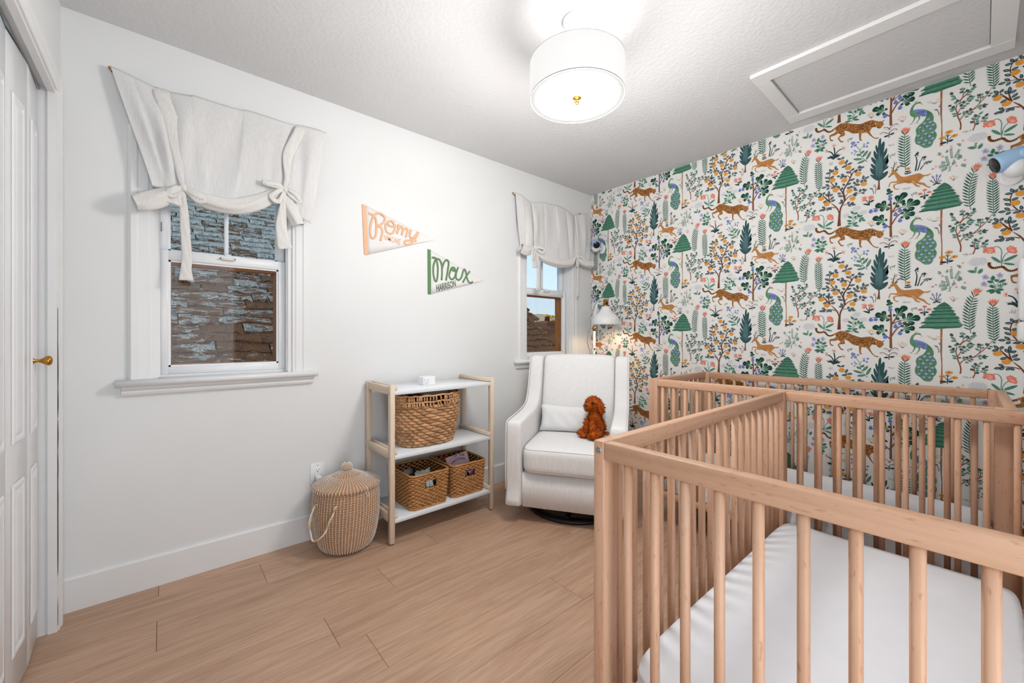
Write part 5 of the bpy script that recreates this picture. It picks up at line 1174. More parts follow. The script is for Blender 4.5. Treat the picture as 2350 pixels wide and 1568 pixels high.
# ------------------------------------------------------------------ seagrass hamper with lid
def hamper():
    cx, cy = .742, 2.215; t = thing('seagrass_hamper', 'round lidded seagrass hamper with white stitching and rope handles', 'hamper', (cx, cy, 0))
    prof = [(.108, .006), (.126, .02), (.140, .05), (.152, .10), (.160, .16), (.163, .22), (.161, .28), (.155, .325)]
    def rad(z):
        for (r0, z0), (r1, z1) in zip(prof, prof[1:]):
            if z <= z1: return lerp(r0, r1, max(0, (z-z0)/(z1-z0)))
        return prof[-1][0]
    rows = 27; rh = .318/rows; g = G(); pr = [(0, .006)]
    for k in range(rows):
        for u in (.0, .25, .5, .75): z = .006+(k+u)*rh; pr.append((rad(z)+.0048*math.sin(PI*u)-.002, z))
    pr += [(rad(.324)-.008, .325), (rad(.3)-.010, .30), (.11, .02), (0, .02)]
    obj('body', G().lathe(pr, 64, (cx, cy)), 'seagrass', t)
    def stitches(par, pts):
        g = G(); rn = random.Random(2)
        for p, d, nn, l in pts:
            g.tube([p-d*l*.5, p+nn*.0014, p+d*l*.5], [.0011, .0023, .0011], 5, cap=False)
        o = obj('stitches', g, 'stitch_white', t); o.parent = par; o['kind'] = 'stuff'; return o
    body = t.children[0]; L = []; NC = 64
    for k in range(rows):
        z = .006+(k+.5)*rh; r = rad(z)+.0032
        for i in range(NC):
            a = 2*PI*(i+.12*k*.35)/NC; n = Vector((math.cos(a), math.sin(a), 0)); tg = Vector((-math.sin(a), math.cos(a), 0)); L.append((Vector((cx, cy, z))+n*r, (Vector((0, 0, 1))+tg*.22).normalized(), n, rh*.74))
    stitches(body, L)
    # lid: shallow cone of coils with a round knob
    lid0 = .326; lr = .166; kr = .026; n = 15; pr = [(0, lid0-.004), (lr-.010, lid0-.004), (lr, lid0)]
    def lidz(r): f = 1-(r-kr)/(lr-kr); return lid0+.012+.062*f**1.25
    for k in range(n):
        for u in (.0, .25, .5, .75):
            r = lr-(k+u)*(lr-kr)/n; pr.append((r, lidz(r)+.0032*math.sin(PI*u)))
    pr += [(kr, lidz(kr)), (0, lidz(kr))]
    lid = obj('lid', G().lathe(pr, 64, (cx, cy)), 'seagrass', t); L = []
    for k in range(n):
        r = lr-(k+.5)*(lr-kr)/n; z = lidz(r)+.003; NC = 60
        for i in range(NC):
            if k > 9 and i % 2: continue
            a = 2*PI*(i+.05*k)/NC; nn = Vector((math.cos(a)*.4, math.sin(a)*.4, .92)); d = Vector((math.cos(a)*.92, math.sin(a)*.92, -.4)); L.append((Vector((cx+r*math.cos(a), cy+r*math.sin(a), z)), d, nn, (lr-kr)/n*.85))
    for i in range(60):
        a = 2*PI*i/60; n_ = Vector((math.cos(a), math.sin(a), 0)); L.append((Vector((cx, cy, lid0+.006))+n_*(lr+.001), Vector((0, 0, 1)), n_, .016))
    stitches(lid, L)
    kz = lidz(kr)+.018; pr = [(0, kz-.024)]
    for k in range(20): a = -PI/2+PI*k/19; pr.append((.0265*math.cos(a)+.0016*abs(math.sin(k*PI/2)), kz+.0235*math.sin(a)))
    kn = obj('lid_knob', G().lathe(pr, 32, (cx, cy)), 'seagrass', lid); L = []
    for k in range(7):
        a = -1.1+k*.37; r = .0270*math.cos(a); z = kz+.0240*math.sin(a)
        for i in range(20):
            b = 2*PI*(i+.5*(k % 2))/20; n_ = Vector((math.cos(b)*math.cos(a), math.sin(b)*math.cos(a), math.sin(a))); d = Vector((-math.cos(b)*math.sin(a), -math.sin(b)*math.sin(a), math.cos(a))); L.append((Vector((cx+r*math.cos(b), cy+r*math.sin(b), z)), d, n_, .008))
    stitches(lid, L)
    # rope handles: two-ply twist
    def rope(path, nm):
        P = smooth_pts(path, 10); g = G(); w = G()
        for ph in range(2):
            pts = []
            for i, p in enumerate(P):
                tg = (P[min(i+1, len(P)-1)]-P[max(i-1, 0)]).normalized(); u = tg.cross(Vector((.3, .2, 1))).normalized(); v = tg.cross(u); a = i*.55+ph*PI; pts.append(p+u*.0030*math.cos(a)+v*.0030*math.sin(a))
            (w if ph else g).tube(pts, .0040 if not ph else .0030, 6)
        h = obj(nm, g, 'rope_seagrass', t); obj('white_ply', w, 'stitch_white', h)
    def P3(ang, z, o): return Vector((cx+(rad(z)+o)*math.cos(ang), cy+(rad(z)+o)*math.sin(ang), z))
    a0 = math.radians(213)
    rope([P3(a0-.33, .268, .001), P3(a0-.34, .262, .018), P3(a0-.24, .19, .052), P3(a0-.08, .13, .066), P3(a0+.14, .15, .058), P3(a0+.28, .22, .030), P3(a0+.36, .268, .012), P3(a0+.37, .272, .001)], 'rope_handle')
    a0 = math.radians(28)
    rope([P3(a0-.33, .268, .001), P3(a0-.3, .285, .012), P3(a0-.12, .292, .030), P3(a0+.12, .292, .030), P3(a0+.3, .285, .012), P3(a0+.33, .268, .001)], 'rope_handle')
    q = math.radians(285); b = P3(q, .325, .014)
    obj('string_loop', G().tube(smooth_pts([b+Vector((0, 0, .02)), b+Vector((.002, -.004, .004)), b+Vector((.010, -.006, -.018)), b+Vector((.004, -.006, -.026)), b+Vector((-.003, -.005, -.012)), b+Vector((-.008, -.003, .002))], 5), .0014, 5), 'stitch_white', lid)
hamper()

# ------------------------------------------------------------------ wall outlet with plug
def outlet():
    t = thing('wall_outlet', 'white wall outlet with plug above the seagrass hamper', 'outlet', (.648, YA, .352)); x, z = .648, .352
    obj('cover_plate', G().rbox(x-.036, x+.036, YA-.006, YA-.0003, z-.058, z+.058, .002, 2), 'white_plastic', t)
    s_ = obj('socket', G().rbox(x-.0165, x+.0165, YA-.0085, YA-.005, z-.034, z+.034, .0015, 1), 'white_plastic', t)
    g = G(); zz = z+.017
    g.box(x-.0075, x-.0055, YA-.0092, YA-.008, zz, zz+.009).box(x+.0050, x+.0070, YA-.0092, YA-.008, zz+.001, zz+.009).box(x-.0025, x+.0025, YA-.0092, YA-.008, zz-.008, zz-.003); obj('slots', g, 'black_plastic', s_)
    obj('screw', G().ball((x, YA-.006, z+.048), .0028, .001, .0028), 'zinc', t)
    p = tag(obj('charger_plug', G().rbox(x-.012, x+.014, YA-.036, YA-.0093, z-.032, z-.008, .004, 2).rbox(x+.002, x+.016, YA-.058, YA-.034, z-.034, z-.014, .004, 2), 'white_plastic'), 'small white plug pushed into the wall outlet', 'plug')
    p['label'] = 'small white plug pushed into the wall outlet'
outlet()

# ------------------------------------------------------------------ sound machine on top of the shelf
def sound_machine():
    cx, cy, z = 1.215, 2.205, SZ3; r = .052; rot = math.radians(12)
    t = thing('sound_machine', 'small white eight sided sound machine on the top shelf', 'sound machine', (cx, cy, z))
    P = lambda rr: [(cx+rr*math.cos(rot+PI/4*k+PI/8), cy+rr*math.sin(rot+PI/4*k+PI/8)) for k in range(8)]
    g = G(); rings = [(r*.97, z+.0005), (r, z+.004), (r, z+.044), (r*.95, z+.049), (r*.6, z+.050)]; v = [(x, y, h) for rr, h in rings for x, y in P(rr)]
    f = [(k*8+i, k*8+(i+1) % 8, (k+1)*8+(i+1) % 8, (k+1)*8+i) for k in range(4) for i in range(8)]+[tuple(range(7, -1, -1)), tuple(32+i for i in range(8))]
    obj('case', g.add(v, f), 'white_plastic', t)
    a = rot+PI/4*k if False else math.atan2(-cy, -cx)
    best = min((abs(((rot+PI/4*k+PI/4-a+PI) % (2*PI))-PI), rot+PI/4*k+PI/4) for k in range(8))[1]
    n = Vector((math.cos(best), math.sin(best), 0)); tg = Vector((-math.sin(best), math.cos(best), 0)); ap = r*math.cos(PI/8)+.0006; c = Vector((cx, cy, z+.026))+n*ap
    def card(u0, u1, z0, z1, d=0): return [c+n*d+tg*u0+Vector((0, 0, z0)), c+n*d+tg*u1+Vector((0, 0, z0)), c+n*d+tg*u1+Vector((0, 0, z1)), c+n*d+tg*u0+Vector((0, 0, z1))]
    g = G()
    for u0, u1, z0, z1 in ((-.012, -.009, .006, .010), (-.012, -.009, -.001, .003), (.009, .012, .006, .010), (.009, .012, -.001, .003), (-.005, .005, -.010, -.008), (-.010, .010, -.0155, -.0145)): g.add(card(u0, u1, z0, z1, .0004), [(0, 1, 2, 3)])
    obj('buttons', g, 'grey_print', t)
sound_machine()

# ------------------------------------------------------------------ curtains
def curtain(name, label, tag_group, D, sx=1):
    """D: control data in wall coordinates (x, z); cloth hangs in front of the window casing"""
    t = thing(name, label, 'curtain', (D['cx'], YA, D['ztop']), 0, tag_group)
    top, bot = D['top'], D['bot']; YF = YA-.022
    ties = D['ties']
    def panel(u, v):
        xt, zt = interp(top, u); xb, zb = interp(bot, u)
        vv = v; x = lerp(xt, xb, vv); z = lerp(zt, zb, vv)
        # cloth falls, swings out over the casing and into the roll
        y = YF-.012-.034*math.sin(PI*.5*vv)
        for k, (tu, tx, tz) in enumerate(ties):
            d = u-tu; w = math.exp(-(d/.11)**2)
            y += .016*w*math.sin(PI*min(1, vv*1.0))*math.cos(d*70+k)*.6
        y += .007*math.sin(u*17+2*v)*math.sin(PI*v)+.004*math.sin(u*39+v*5)*v
        f = D['folds']
        for (fu, amp, wid, slope) in f:
            d = (u-fu-slope*v)/wid; y -= amp*math.exp(-d*d)*math.sin(PI*min(1, v*.9+.12))
        z += .004*math.sin(u*23)*(1-v)
        return (x, y, z)
    P = obj('panel', G().grid(panel, 110, 40), 'linen', t); P.modifiers.new('thickness', 'SOLIDIFY').thickness = .0012
    # rolled hem, pinched at the ties, with a spiral at each end
    path = smooth_pts([Vector((a, YA-b, c)) for a, b, c, r in D['roll']], 8); rad = [q.x for q in smooth_pts([Vector((r, 0, 0)) for a, b, c, r in D['roll']], 8)]
    n = len(path); g = G(); NS = 26; verts = []
    for i, p in enumerate(path):
        tg = (path[min(i+1, n-1)]-path[max(i-1, 0)]).normalized(); u = Vector((0, -1, 0)); u = (u-tg*u.dot(tg)).normalized(); w = tg.cross(u)
        for k in range(NS):
            a = 2*PI*k/NS; cr = 1+.10*math.sin(a*5+i*.12)*(1 if rad[i] > .02 else 1.6)+.05*math.sin(a*3-i*.23); verts.append(p+u*rad[i]*.85*cr*math.cos(a)+w*rad[i]*cr*math.sin(a))
    g.add(verts, [(i*NS+k, i*NS+(k+1) % NS, (i+1)*NS+(k+1) % NS, (i+1)*NS+k) for i in range(n-1) for k in range(NS)], True)
    roll = obj('rolled_hem', g, 'linen_strap', t)
    for e, (i0, i1) in enumerate(((0, 1), (n-1, n-2))):   # spiral of cloth at the open end
        p = path[i0]; tg = (path[i0]-path[i1]).normalized(); u = Vector((0, -1, 0)); u = (u-tg*u.dot(tg)).normalized(); w = tg.cross(u); g = G(); m = 70
        def sp(s, v): a = s*2*PI*3.2; r = rad[i0]*(.18+.80*s); q = p+u*r*.85*math.cos(a)+w*r*math.sin(a)+tg*(-.02+.021*v-.006*(1-s)); return q
        obj('spiral_end', g.grid(sp, m, 3), 'linen_strap', roll)
    # ties: strap from the top edge to the knot, knot, bow loops and hanging tails
    def ribbon(nm, pts, widths, par=t, th=.0012, curl=.0, nrm=(0, -1, 0)):
        Pp = smooth_pts([Vector(q) for q in pts], 6); W = [q.x for q in smooth_pts([Vector((w, 0, 0)) for w in widths], 6)]; g = G(); k = len(Pp); v = []; NR = 7
        for i, p in enumerate(Pp):
            tg = (Pp[min(i+1, k-1)]-Pp[max(i-1, 0)]).normalized(); sd = tg.cross(Vector(nrm)).normalized(); no = sd.cross(tg)
            for j in range(NR): s_ = j/(NR-1)-.5; v.append(p+sd*W[i]*s_+no*(curl*(.25-s_*s_)*4+.0016*math.sin(i*.8+j*1.7)))
        g.add(v, [(i*NR+j, (i+1)*NR+j, (i+1)*NR+j+1, i*NR+j+1) for i in range(k-1) for j in range(NR-1)], True)
        o = obj(nm, g, 'linen_strap', par); o.modifiers.new('thickness', 'SOLIDIFY').thickness = th; return o
    for b in D['bows']:
        kx, kz = b['knot']; ky = YA-.078; tx, tz = b['top']; w = b['w']
        ribbon('tie_strap', [(tx, YA-.030, tz), (tx*.93+kx*.07, YA-.048, lerp(tz, kz, .1)), (lerp(tx, kx, .5)+b.get('bend', 0), YA-.070, lerp(tz, kz, .5)), (lerp(tx, kx, .85), YA-.078, lerp(tz, kz, .85)), (kx, ky, kz)], [w, w, w*.95, w*.5, w*.28], curl=.004)
        ribbon('tie_strap', [(tx, YA-.030, tz), (tx, YA-.012, tz+.006), (tx, YA-.006, tz-.02)], [w, w, w])
        kn = obj('knot', G().ball((kx, ky-.004, kz-.004), .013, .012, .016, 12, 9).ball((kx+.004, ky-.010, kz-.012), .010, .008, .013, 10, 7), 'linen_strap', t)
        for lp in b['loops']:
            ribbon('bow_loop', [(kx, ky-.004, kz-.006)]+[(kx+a, ky-.006+c, kz+d) for a, d, c in lp]+[(kx, ky-.008, kz-.010)], [.010]+[w*b.get('lw', .6)]*len(lp)+[.010], kn, curl=.003)
        for tl in b['tails']:
            ribbon('tail', [(kx, ky-.006, kz-.008)]+[(a, YA-c, d) for a, d, c in tl['p']], [.012]+tl['w'], kn, curl=.003)
    rod = [Vector((x, YA-.010, z-.006)) for x, z in [p for u, p in top]]
    obj('rod', G().tube(smooth_pts(rod, 4), .0045, 8), 'stained_wood', t)
    for i, (x, z) in enumerate(D['screws']):
        obj('screw_hook', G().tube([(x, YA+.002, z), (x, YA-.014, z)], .003, 8).ball((x, YA-.016, z), .0055, .004, .0055), 'brass', t)
C1 = dict(cx=.26, ztop=2.25,
  top=[(0, (-.168, 2.243)), (.10, (-.10, 2.226)), (.19, (-.015, 2.212)), (.30, (.10, 2.222)), (.55, (.30, 2.232)), (.83, (.535, 2.238)), (1, (.688, 2.247))],
  bot=[(0, (-.035, 1.765)), (.12, (.010, 1.765)), (.235, (.055, 1.785)), (.38, (.16, 1.750)), (.52, (.262, 1.738)), (.68, (.375, 1.785)), (.80, (.462, 1.868)), (.90, (.545, 1.74)), (1, (.598, 1.715))],
  ties=[(.22, .055, 1.78), (.81, .462, 1.87)],
  folds=[(.06, .014, .035, .05), (.13, .018, .03, .06), (.33, .016, .06, -.07), (.45, .010, .05, -.10), (.70, .010, .06, .07), (.93, .020, .05, -.03)],
  roll=[(-.092, .085, 1.675, .030), (-.055, .080, 1.690, .036), (.0, .072, 1.725, .036), (.046, .066, 1.765, .020), (.068, .066, 1.772, .017), (.092, .066, 1.765, .022), (.16, .066, 1.742, .034), (.262, .066, 1.738, .036), (.36, .066, 1.782, .034), (.435, .064, 1.842, .026), (.462, .064, 1.858, .017), (.478, .068, 1.83, .022), (.505, .076, 1.765, .032), (.535, .086, 1.692, .029)],
  bows=[dict(knot=(.066, 1.786), top=(-.008, 2.214), w=.060, bend=.012,
             lw=.5, loops=[[(-.020, -.020, -.012), (-.042, -.040, -.016), (-.036, -.052, -.012)], [(.034, -.022, -.012), (.072, -.046, -.014), (.052, -.052, -.010)]],
             tails=[dict(p=[(.068, 1.70, .080), (.074, 1.60, .074), (.080, 1.47, .072), (.077, 1.415, .076), (.078, 1.365, .078)], w=[.030, .034, .038, .040, .054]), dict(p=[(.045, 1.735, .086), (.035, 1.695, .090)], w=[.034, .058])]),
        dict(knot=(.470, 1.874), top=(.553, 2.236), w=.052, bend=-.022,
             lw=.42, loops=[[(-.030, .004, -.012), (-.080, .004, -.014), (-.092, .0, -.014), (-.050, -.004, -.010)], [(.026, -.012, -.012), (.060, -.040, -.016), (.066, -.060, -.014), (.034, -.042, -.010)], [(-.030, -.028, -.012), (-.062, -.062, -.016), (-.030, -.080, -.012)]],
             tails=[dict(p=[(.462, 1.78, .088), (.455, 1.68, .084), (.465, 1.60, .082), (.474, 1.562, .082)], w=[.030, .050, .062, .068])])],
  screws=[(-.172, 2.246), (.618, 2.252)])
curtain('tie_up_curtain', 'off-white linen tie-up curtain over the window beside the closet', 'linen tie-up window curtains', C1)
C2 = dict(cx=2.53, ztop=2.25,
  top=[(0, (2.080, 2.235)), (.12, (2.165, 2.222)), (.22, (2.262, 2.196)), (.38, (2.40, 2.225)), (.55, (2.54, 2.235)), (.68, (2.66, 2.222)), (.78, (2.782, 2.192)), (1, (2.985, 2.248))],
  bot=[(0, (2.100, 1.80)), (.12, (2.165, 1.78)), (.215, (2.248, 1.822)), (.36, (2.36, 1.755)), (.55, (2.54, 1.738)), (.70, (2.68, 1.76)), (.79, (2.766, 1.818)), (.90, (2.87, 1.775)), (1, (2.955, 1.775))],
  ties=[(.21, 2.25, 1.82), (.79, 2.766, 1.82)],
  folds=[(.10, .012, .04, .05), (.30, .012, .05, -.04), (.42, .010, .04, 0), (.60, .010, .05, .02), (.72, .012, .03, .03), (.90, .016, .05, -.03)],
  roll=[(2.090, .088, 1.795, .034), (2.14, .084, 1.782, .036), (2.20, .072, 1.795, .030), (2.245, .066, 1.812, .017), (2.29, .066, 1.785, .026), (2.38, .066, 1.752, .034), (2.54, .066, 1.735, .036), (2.68, .066, 1.752, .034), (2.735, .066, 1.79, .024), (2.766, .066, 1.808, .017), (2.80, .070, 1.79, .026), (2.88, .080, 1.768, .032), (2.965, .085, 1.770, .030)],
  bows=[dict(knot=(2.248, 1.826), top=(2.266, 2.198), w=.040, bend=.006, loops=[[(.040, .0, -.012), (.090, -.008, -.016), (.075, -.040, -.012), (.035, -.030, -.010)], [(-.030, -.020, -.012), (-.050, -.070, -.018), (-.030, -.100, -.012)]],
             tails=[dict(p=[(2.275, 1.75, .082), (2.29, 1.63, .078), (2.288, 1.478, .074)], w=[.036, .044, .050]), dict(p=[(2.240, 1.72, .084), (2.250, 1.66, .082)], w=[.05, .06])]),
        dict(knot=(2.766, 1.822), top=(2.790, 2.194), w=.034, bend=.006, loops=[[(.035, -.004, -.012), (.075, -.030, -.016), (.060, -.045, -.012)], [(-.018, -.030, -.012), (-.028, -.085, -.016), (-.006, -.090, -.012)]],
             tails=[dict(p=[(2.775, 1.75, .080), (2.778, 1.60, .078), (2.776, 1.458, .074)], w=[.022, .026, .030])])],
  screws=[(2.076, 2.238), (2.88, 2.232)])
curtain('tie_up_curtain', 'off-white linen tie-up curtain over the window behind the armchair', 'linen tie-up window curtains', C2)

# ------------------------------------------------------------------ pennants
def pennant(label, A, B, tip, strip, strokes, mat, txt, tmat, q, size):
    """A top-left, B bottom-left, tip (x,z); strip = width of the coloured edge band"""
    ax, az = A; bx, bz = B; y = YA
    t = thing('felt_pennant', label, 'pennant', (ax, y, (az+bz)/2), 0, 'felt name pennants')
    n = 18
    def sag(u): return .004*math.sin(u*7)*(1-u)
    def fn(u, v):
        x0, z0 = lerp(ax+strip*.9, tip[0], u), lerp(az, tip[1], u); x1, z1 = lerp(bx+strip*.9, tip[0], u), lerp(bz, tip[1], u)
        return (lerp(x0, x1, v), y-.0015-.0035*(1-abs(2*v-1))*(1-u)-.003*v*math.sin(PI*u), lerp(z0, z1, v))
    f = obj('flag', G().grid(fn, n, 7), 'felt', t); f.modifiers.new('thickness', 'SOLIDIFY').thickness = .0016
    obj('edge_band', G().add([(ax, y-.006, az+.001), (ax+strip, y-.006, az-.002), (bx+strip, y-.006, bz), (bx, y-.006, bz), (ax, y-.0005, az+.001), (ax+strip, y-.0005, az-.002), (bx+strip, y-.0005, bz), (bx, y-.0005, bz)], [(0, 1, 2, 3), (4, 7, 6, 5), (0, 4, 5, 1), (1, 5, 6, 2), (2, 6, 7, 3), (3, 7, 4, 0)]), mat, t)
    g = G()
    for s in strokes:
        pts = smooth_pts([Vector((s[i]*.001, y-.0072, s[i+1]*.001)) for i in range(0, len(s), 2)], 5); g.tube(pts, .0064, 8, up=(0, 1, 0), flat=.22)
    obj('script_lettering', g, mat, t)
    v, fc = text_mesh(txt, 1.0, 1.0, .01); X = max(p[0] for p in v); Z = max(p[1] for p in v); (tlx, tlz), (blx, blz), (brx, brz), (trx, trz) = q
    g = G(); vv = []
    for px, py in v:
        a, b = px/X, py/Z; vv.append((lerp(lerp(blx, brx, a), lerp(tlx, trx, a), b), y-.0068, lerp(lerp(blz, brz, a), lerp(tlz, trz, a), b)))
    g.add(vv, fc); obj('small_lettering', g, tmat, t)
RS = [[934, 1856, 945, 1852, 961, 1850, 968, 1844], [979, 1851, 961, 1832, 947, 1781, 944, 1742, 951, 1712, 965, 1708, 979, 1730, 984, 1784, 980, 1827, 968, 1849], [959, 1840, 981, 1859, 1008, 1867, 1031, 1856, 1037, 1833, 1022, 1808, 995, 1788, 1011, 1782, 1020, 1763, 1018, 1736, 1008, 1699], [1045, 1812, 1041, 1785, 1050, 1759, 1073, 1752, 1092, 1766, 1102, 1795, 1092, 1825, 1073, 1832, 1057, 1820, 1064, 1802, 1088, 1801, 1111, 1811], [1126, 1820, 1124, 1790, 1115, 1759], [1126, 1790, 1141, 1811, 1155, 1805, 1153, 1777, 1147, 1755], [1153, 1781, 1170, 1803, 1188, 1800, 1183, 1772, 1174, 1747], [1213, 1801, 1203, 1771, 1206, 1753, 1225, 1751, 1246, 1773, 1260, 1797], [1265, 1795, 1246, 1755, 1220, 1722, 1190, 1702, 1168, 1708, 1170, 1722, 1200, 1732, 1231, 1739, 1251, 1733]]
MS = [[1363, 1640, 1384, 1643, 1402, 1635], [1390, 1632, 1376, 1591, 1373, 1542, 1384, 1494, 1398, 1488, 1407, 1531, 1408, 1585, 1398, 1632], [1398, 1637, 1421, 1635, 1438, 1603, 1441, 1549, 1438, 1497], [1441, 1578, 1457, 1620, 1477, 1639, 1494, 1624, 1486, 1568, 1472, 1497], [1545, 1590, 1521, 1592, 1504, 1560, 1498, 1530, 1515, 1510, 1539, 1523, 1552, 1565, 1536, 1591, 1516, 1586, 1527, 1573, 1557, 1571], [1571, 1600, 1555, 1556, 1555, 1521, 1577, 1510, 1599, 1534, 1611, 1571, 1623, 1591, 1636, 1574, 1645, 1534, 1661, 1504, 1679, 1498, 1697, 1510], [1670, 1582, 1636, 1538, 1610, 1495]]
pennant('white felt pennant with peach edge band and peach lettering', (.897, 1.900), (.910, 1.603), (1.387, 1.763), .022, RS, 'felt_peach', 'SIMONE', 'felt_peach', ((1.029, 1.738), (1.034, 1.712), (1.138, 1.692), (1.142, 1.731)), .03)
pennant('white felt pennant with green edge band and green lettering', (1.333, 1.693), (1.335, 1.395), (1.809, 1.527), .022, MS, 'felt_green', 'HARRISON', 'felt_dark', ((1.393, 1.461), (1.398, 1.415), (1.554, 1.464), (1.548, 1.507)), .04)

# ------------------------------------------------------------------ glider armchair
CH_RZ = math.atan2(.534, .845)-PI/2+PI   # local -y faces the room
def armchair():
    fc = Vector((1.742, 1.572)); back = Vector((.845, .534)); c = fc+back*.375
    t = thing('armchair', 'white upholstered swivel glider armchair in the corner by the lamp', 'armchair', (c.x, c.y, 0), math.atan2(back.y, back.x)-PI/2)
    O = lambda n, g, m='chair_fabric', p=t: obj(n, g, m, p, local=True)
    # swivel base
    b = O('swivel_base', G().lathe([(.250, .001), (.300, .001), (.305, .010), (.300, .022), (.250, .024), (.245, .012), (.250, .001)], 48, (0, 0), cap=False).tube([(-.27, 0, .018), (.27, 0, .018)], .016, 8).tube([(0, -.27, .018), (0, .27, .018)], .016, 8), 'black_metal')
    O('swivel_post', G().lathe([(0, .01), (.05, .01), (.04, .05), (.10, .078), (.22, .082), (.22, .092), (0, .092)], 24), 'black_metal', b)
    def soft(poly_yz, x0, x1, r, crown=0, seg=3):
        bm = bmesh.new(); vs0 = [bm.verts.new((x0, y, z)) for y, z in poly_yz]; vs1 = [bm.verts.new((x1, y, z)) for y, z in poly_yz]; n = len(poly_yz)
        f0 = bm.faces.new(vs0); f1 = bm.faces.new(vs1[::-1]); [bm.faces.new((vs0[i], vs1[i], vs1[(i+1) % n], vs0[(i+1) % n])) for i in range(n)]
        bmesh.ops.recalc_face_normals(bm, faces=bm.faces)
        ed = [e for e in bm.edges if (e.verts[0] in vs0) == (e.verts[1] in vs0)]
        bmesh.ops.bevel(bm, geom=ed, offset=r, segments=seg, affect='EDGES', profile=.5)
        return G().bm(bm, True)
    side = [(p.x, p.y) for p in smooth_pts([Vector(q+(0,)) for q in ((-.345, .092), (-.372, .20), (-.374, .45), (-.366, .575), (-.340, .603), (-.25, .609), (-.10, .618), (.03, .634), (.105, .668), (.150, .735), (.178, .81), (.204, .89), (.224, .945), (.250, .968), (.300, .972), (.345, .955), (.365, .90), (.345, .60), (.320, .30), (.305, .12), (.28, .092))], 3, True)]
    for s in (-1, 1):
        x0, x1 = sorted((s*.258, s*.352))
        arm = O('arm', soft(side, x0, x1, .020))
        pp = [Vector((s*.340, y-.002, z)) for y, z in side[2:58]]
        O('piping', G().tube([Vector((s*.350, y*1.0, z)) for y, z in side[3:44]], .004, 6), 'chair_fabric', arm)
    O('front_panel', soft([(-.352, .300), (-.360, .20), (-.352, .098), (-.30, .085), (.25, .085), (.27, .30)], -.2585, .2585, .012))
    def cush(u, v):
        a = 2*PI*u; e = .22; c_, s_ = math.cos(a), math.sin(a); px = math.copysign(abs(c_)**e, c_); py = math.copysign(abs(s_)**e, s_); w = v*PI
        rr = abs(math.sin(w))**.16; z = .377-.075*math.copysign(abs(math.cos(w))**.40, math.cos(w))
        if v > .5: z += .016*(1-(px*rr)**2*.6)*(1-(py*rr)**2*.6)*min(1, (v-.5)*5)
        x = px*rr*.256; y = -.075+py*rr*.302
        if py < 0: y -= .012*math.sin(w)
        return (x, y, z)
    sc = O('seat_cushion', G().grid(cush, 96, 30, True, True))
    for z, q in ((.447, .93), (.312, .95)):
        pth = [cush(u/96, q_) for u in range(96) for q_ in ([.72 if z > .4 else .28])]; O('piping', G().tube([Vector(p)+Vector((0, -.001 if p[1] < 0 else .001, 0)) for p in pth], .0036, 6, True), 'chair_fabric', sc)
    def bk(u, v):
        a = 2*PI*u; e = .13; c_, s_ = math.cos(a), math.sin(a); px = math.copysign(abs(c_)**e, c_); pz = math.copysign(abs(s_)**e, s_); w = v*PI; rr = abs(math.sin(w))**.16
        h = .70+pz*rr*.275+.010*pz*(1-px*px); d = -.062*math.copysign(abs(math.cos(w))**.6, math.cos(w)); d -= (.018*(1-px*px*rr*rr)*(1-pz*pz*rr*rr) if v < .5 else 0)
        lean = .275+(h-.70)*.26
        return (px*rr*.2575, lean+d-.035, h)
    O('back_cushion', G().grid(bk, 96, 26, True, True))
    O('outer_back', soft([(.27, .10), (.30, .60), (.335, .93), (.350, .95), (.362, .90), (.345, .60), (.315, .12)], -.2583, .2583, .006))
    Mx = Matrix.Translation((c.x, c.y, 0)) @ Matrix.Rotation(math.atan2(back.y, back.x)-PI/2, 4, 'Z')
    # lumbar pillow resting against the back
    def pl(u, v):
        x = (u*2-1)*.225; z = (v*2-1)*.088
        return x*(1-.05*(1-abs(2*v-1)**2)*0), z
    g = G(); n, m = 30, 14
    for s in (-1, 1):
        def fn(u, v, s=s):
            x = (u*2-1); z = (v*2-1); th = .045*((1-x**4)*(1-z**4))**.55; pin = 1-.06*(1-z*z)*abs(x)**3; pz = 1-.08*(1-x*x)*0
            wr = .004*math.sin(x*14+z*5)*(1-x*x)*(1-z*z)
            return (x*.222*pin, s*th+wr, z*.086*(1-.04*math.cos(x*3)))
        g.grid(fn, n, m)
    p = tag(obj('lumbar_pillow', g, 'pillow_fabric'), 'small white lumbar pillow on the armchair seat', 'pillow')
    p.matrix_world = Mx @ Matrix.Translation((-.020, .075, .548)) @ Matrix.Rotation(math.radians(-14), 4, 'X') @ Matrix.Rotation(math.radians(1), 4, 'Y')
    # plush dog on the seat
    dog(Mx @ Matrix.Translation((.145, -.045, .470)))
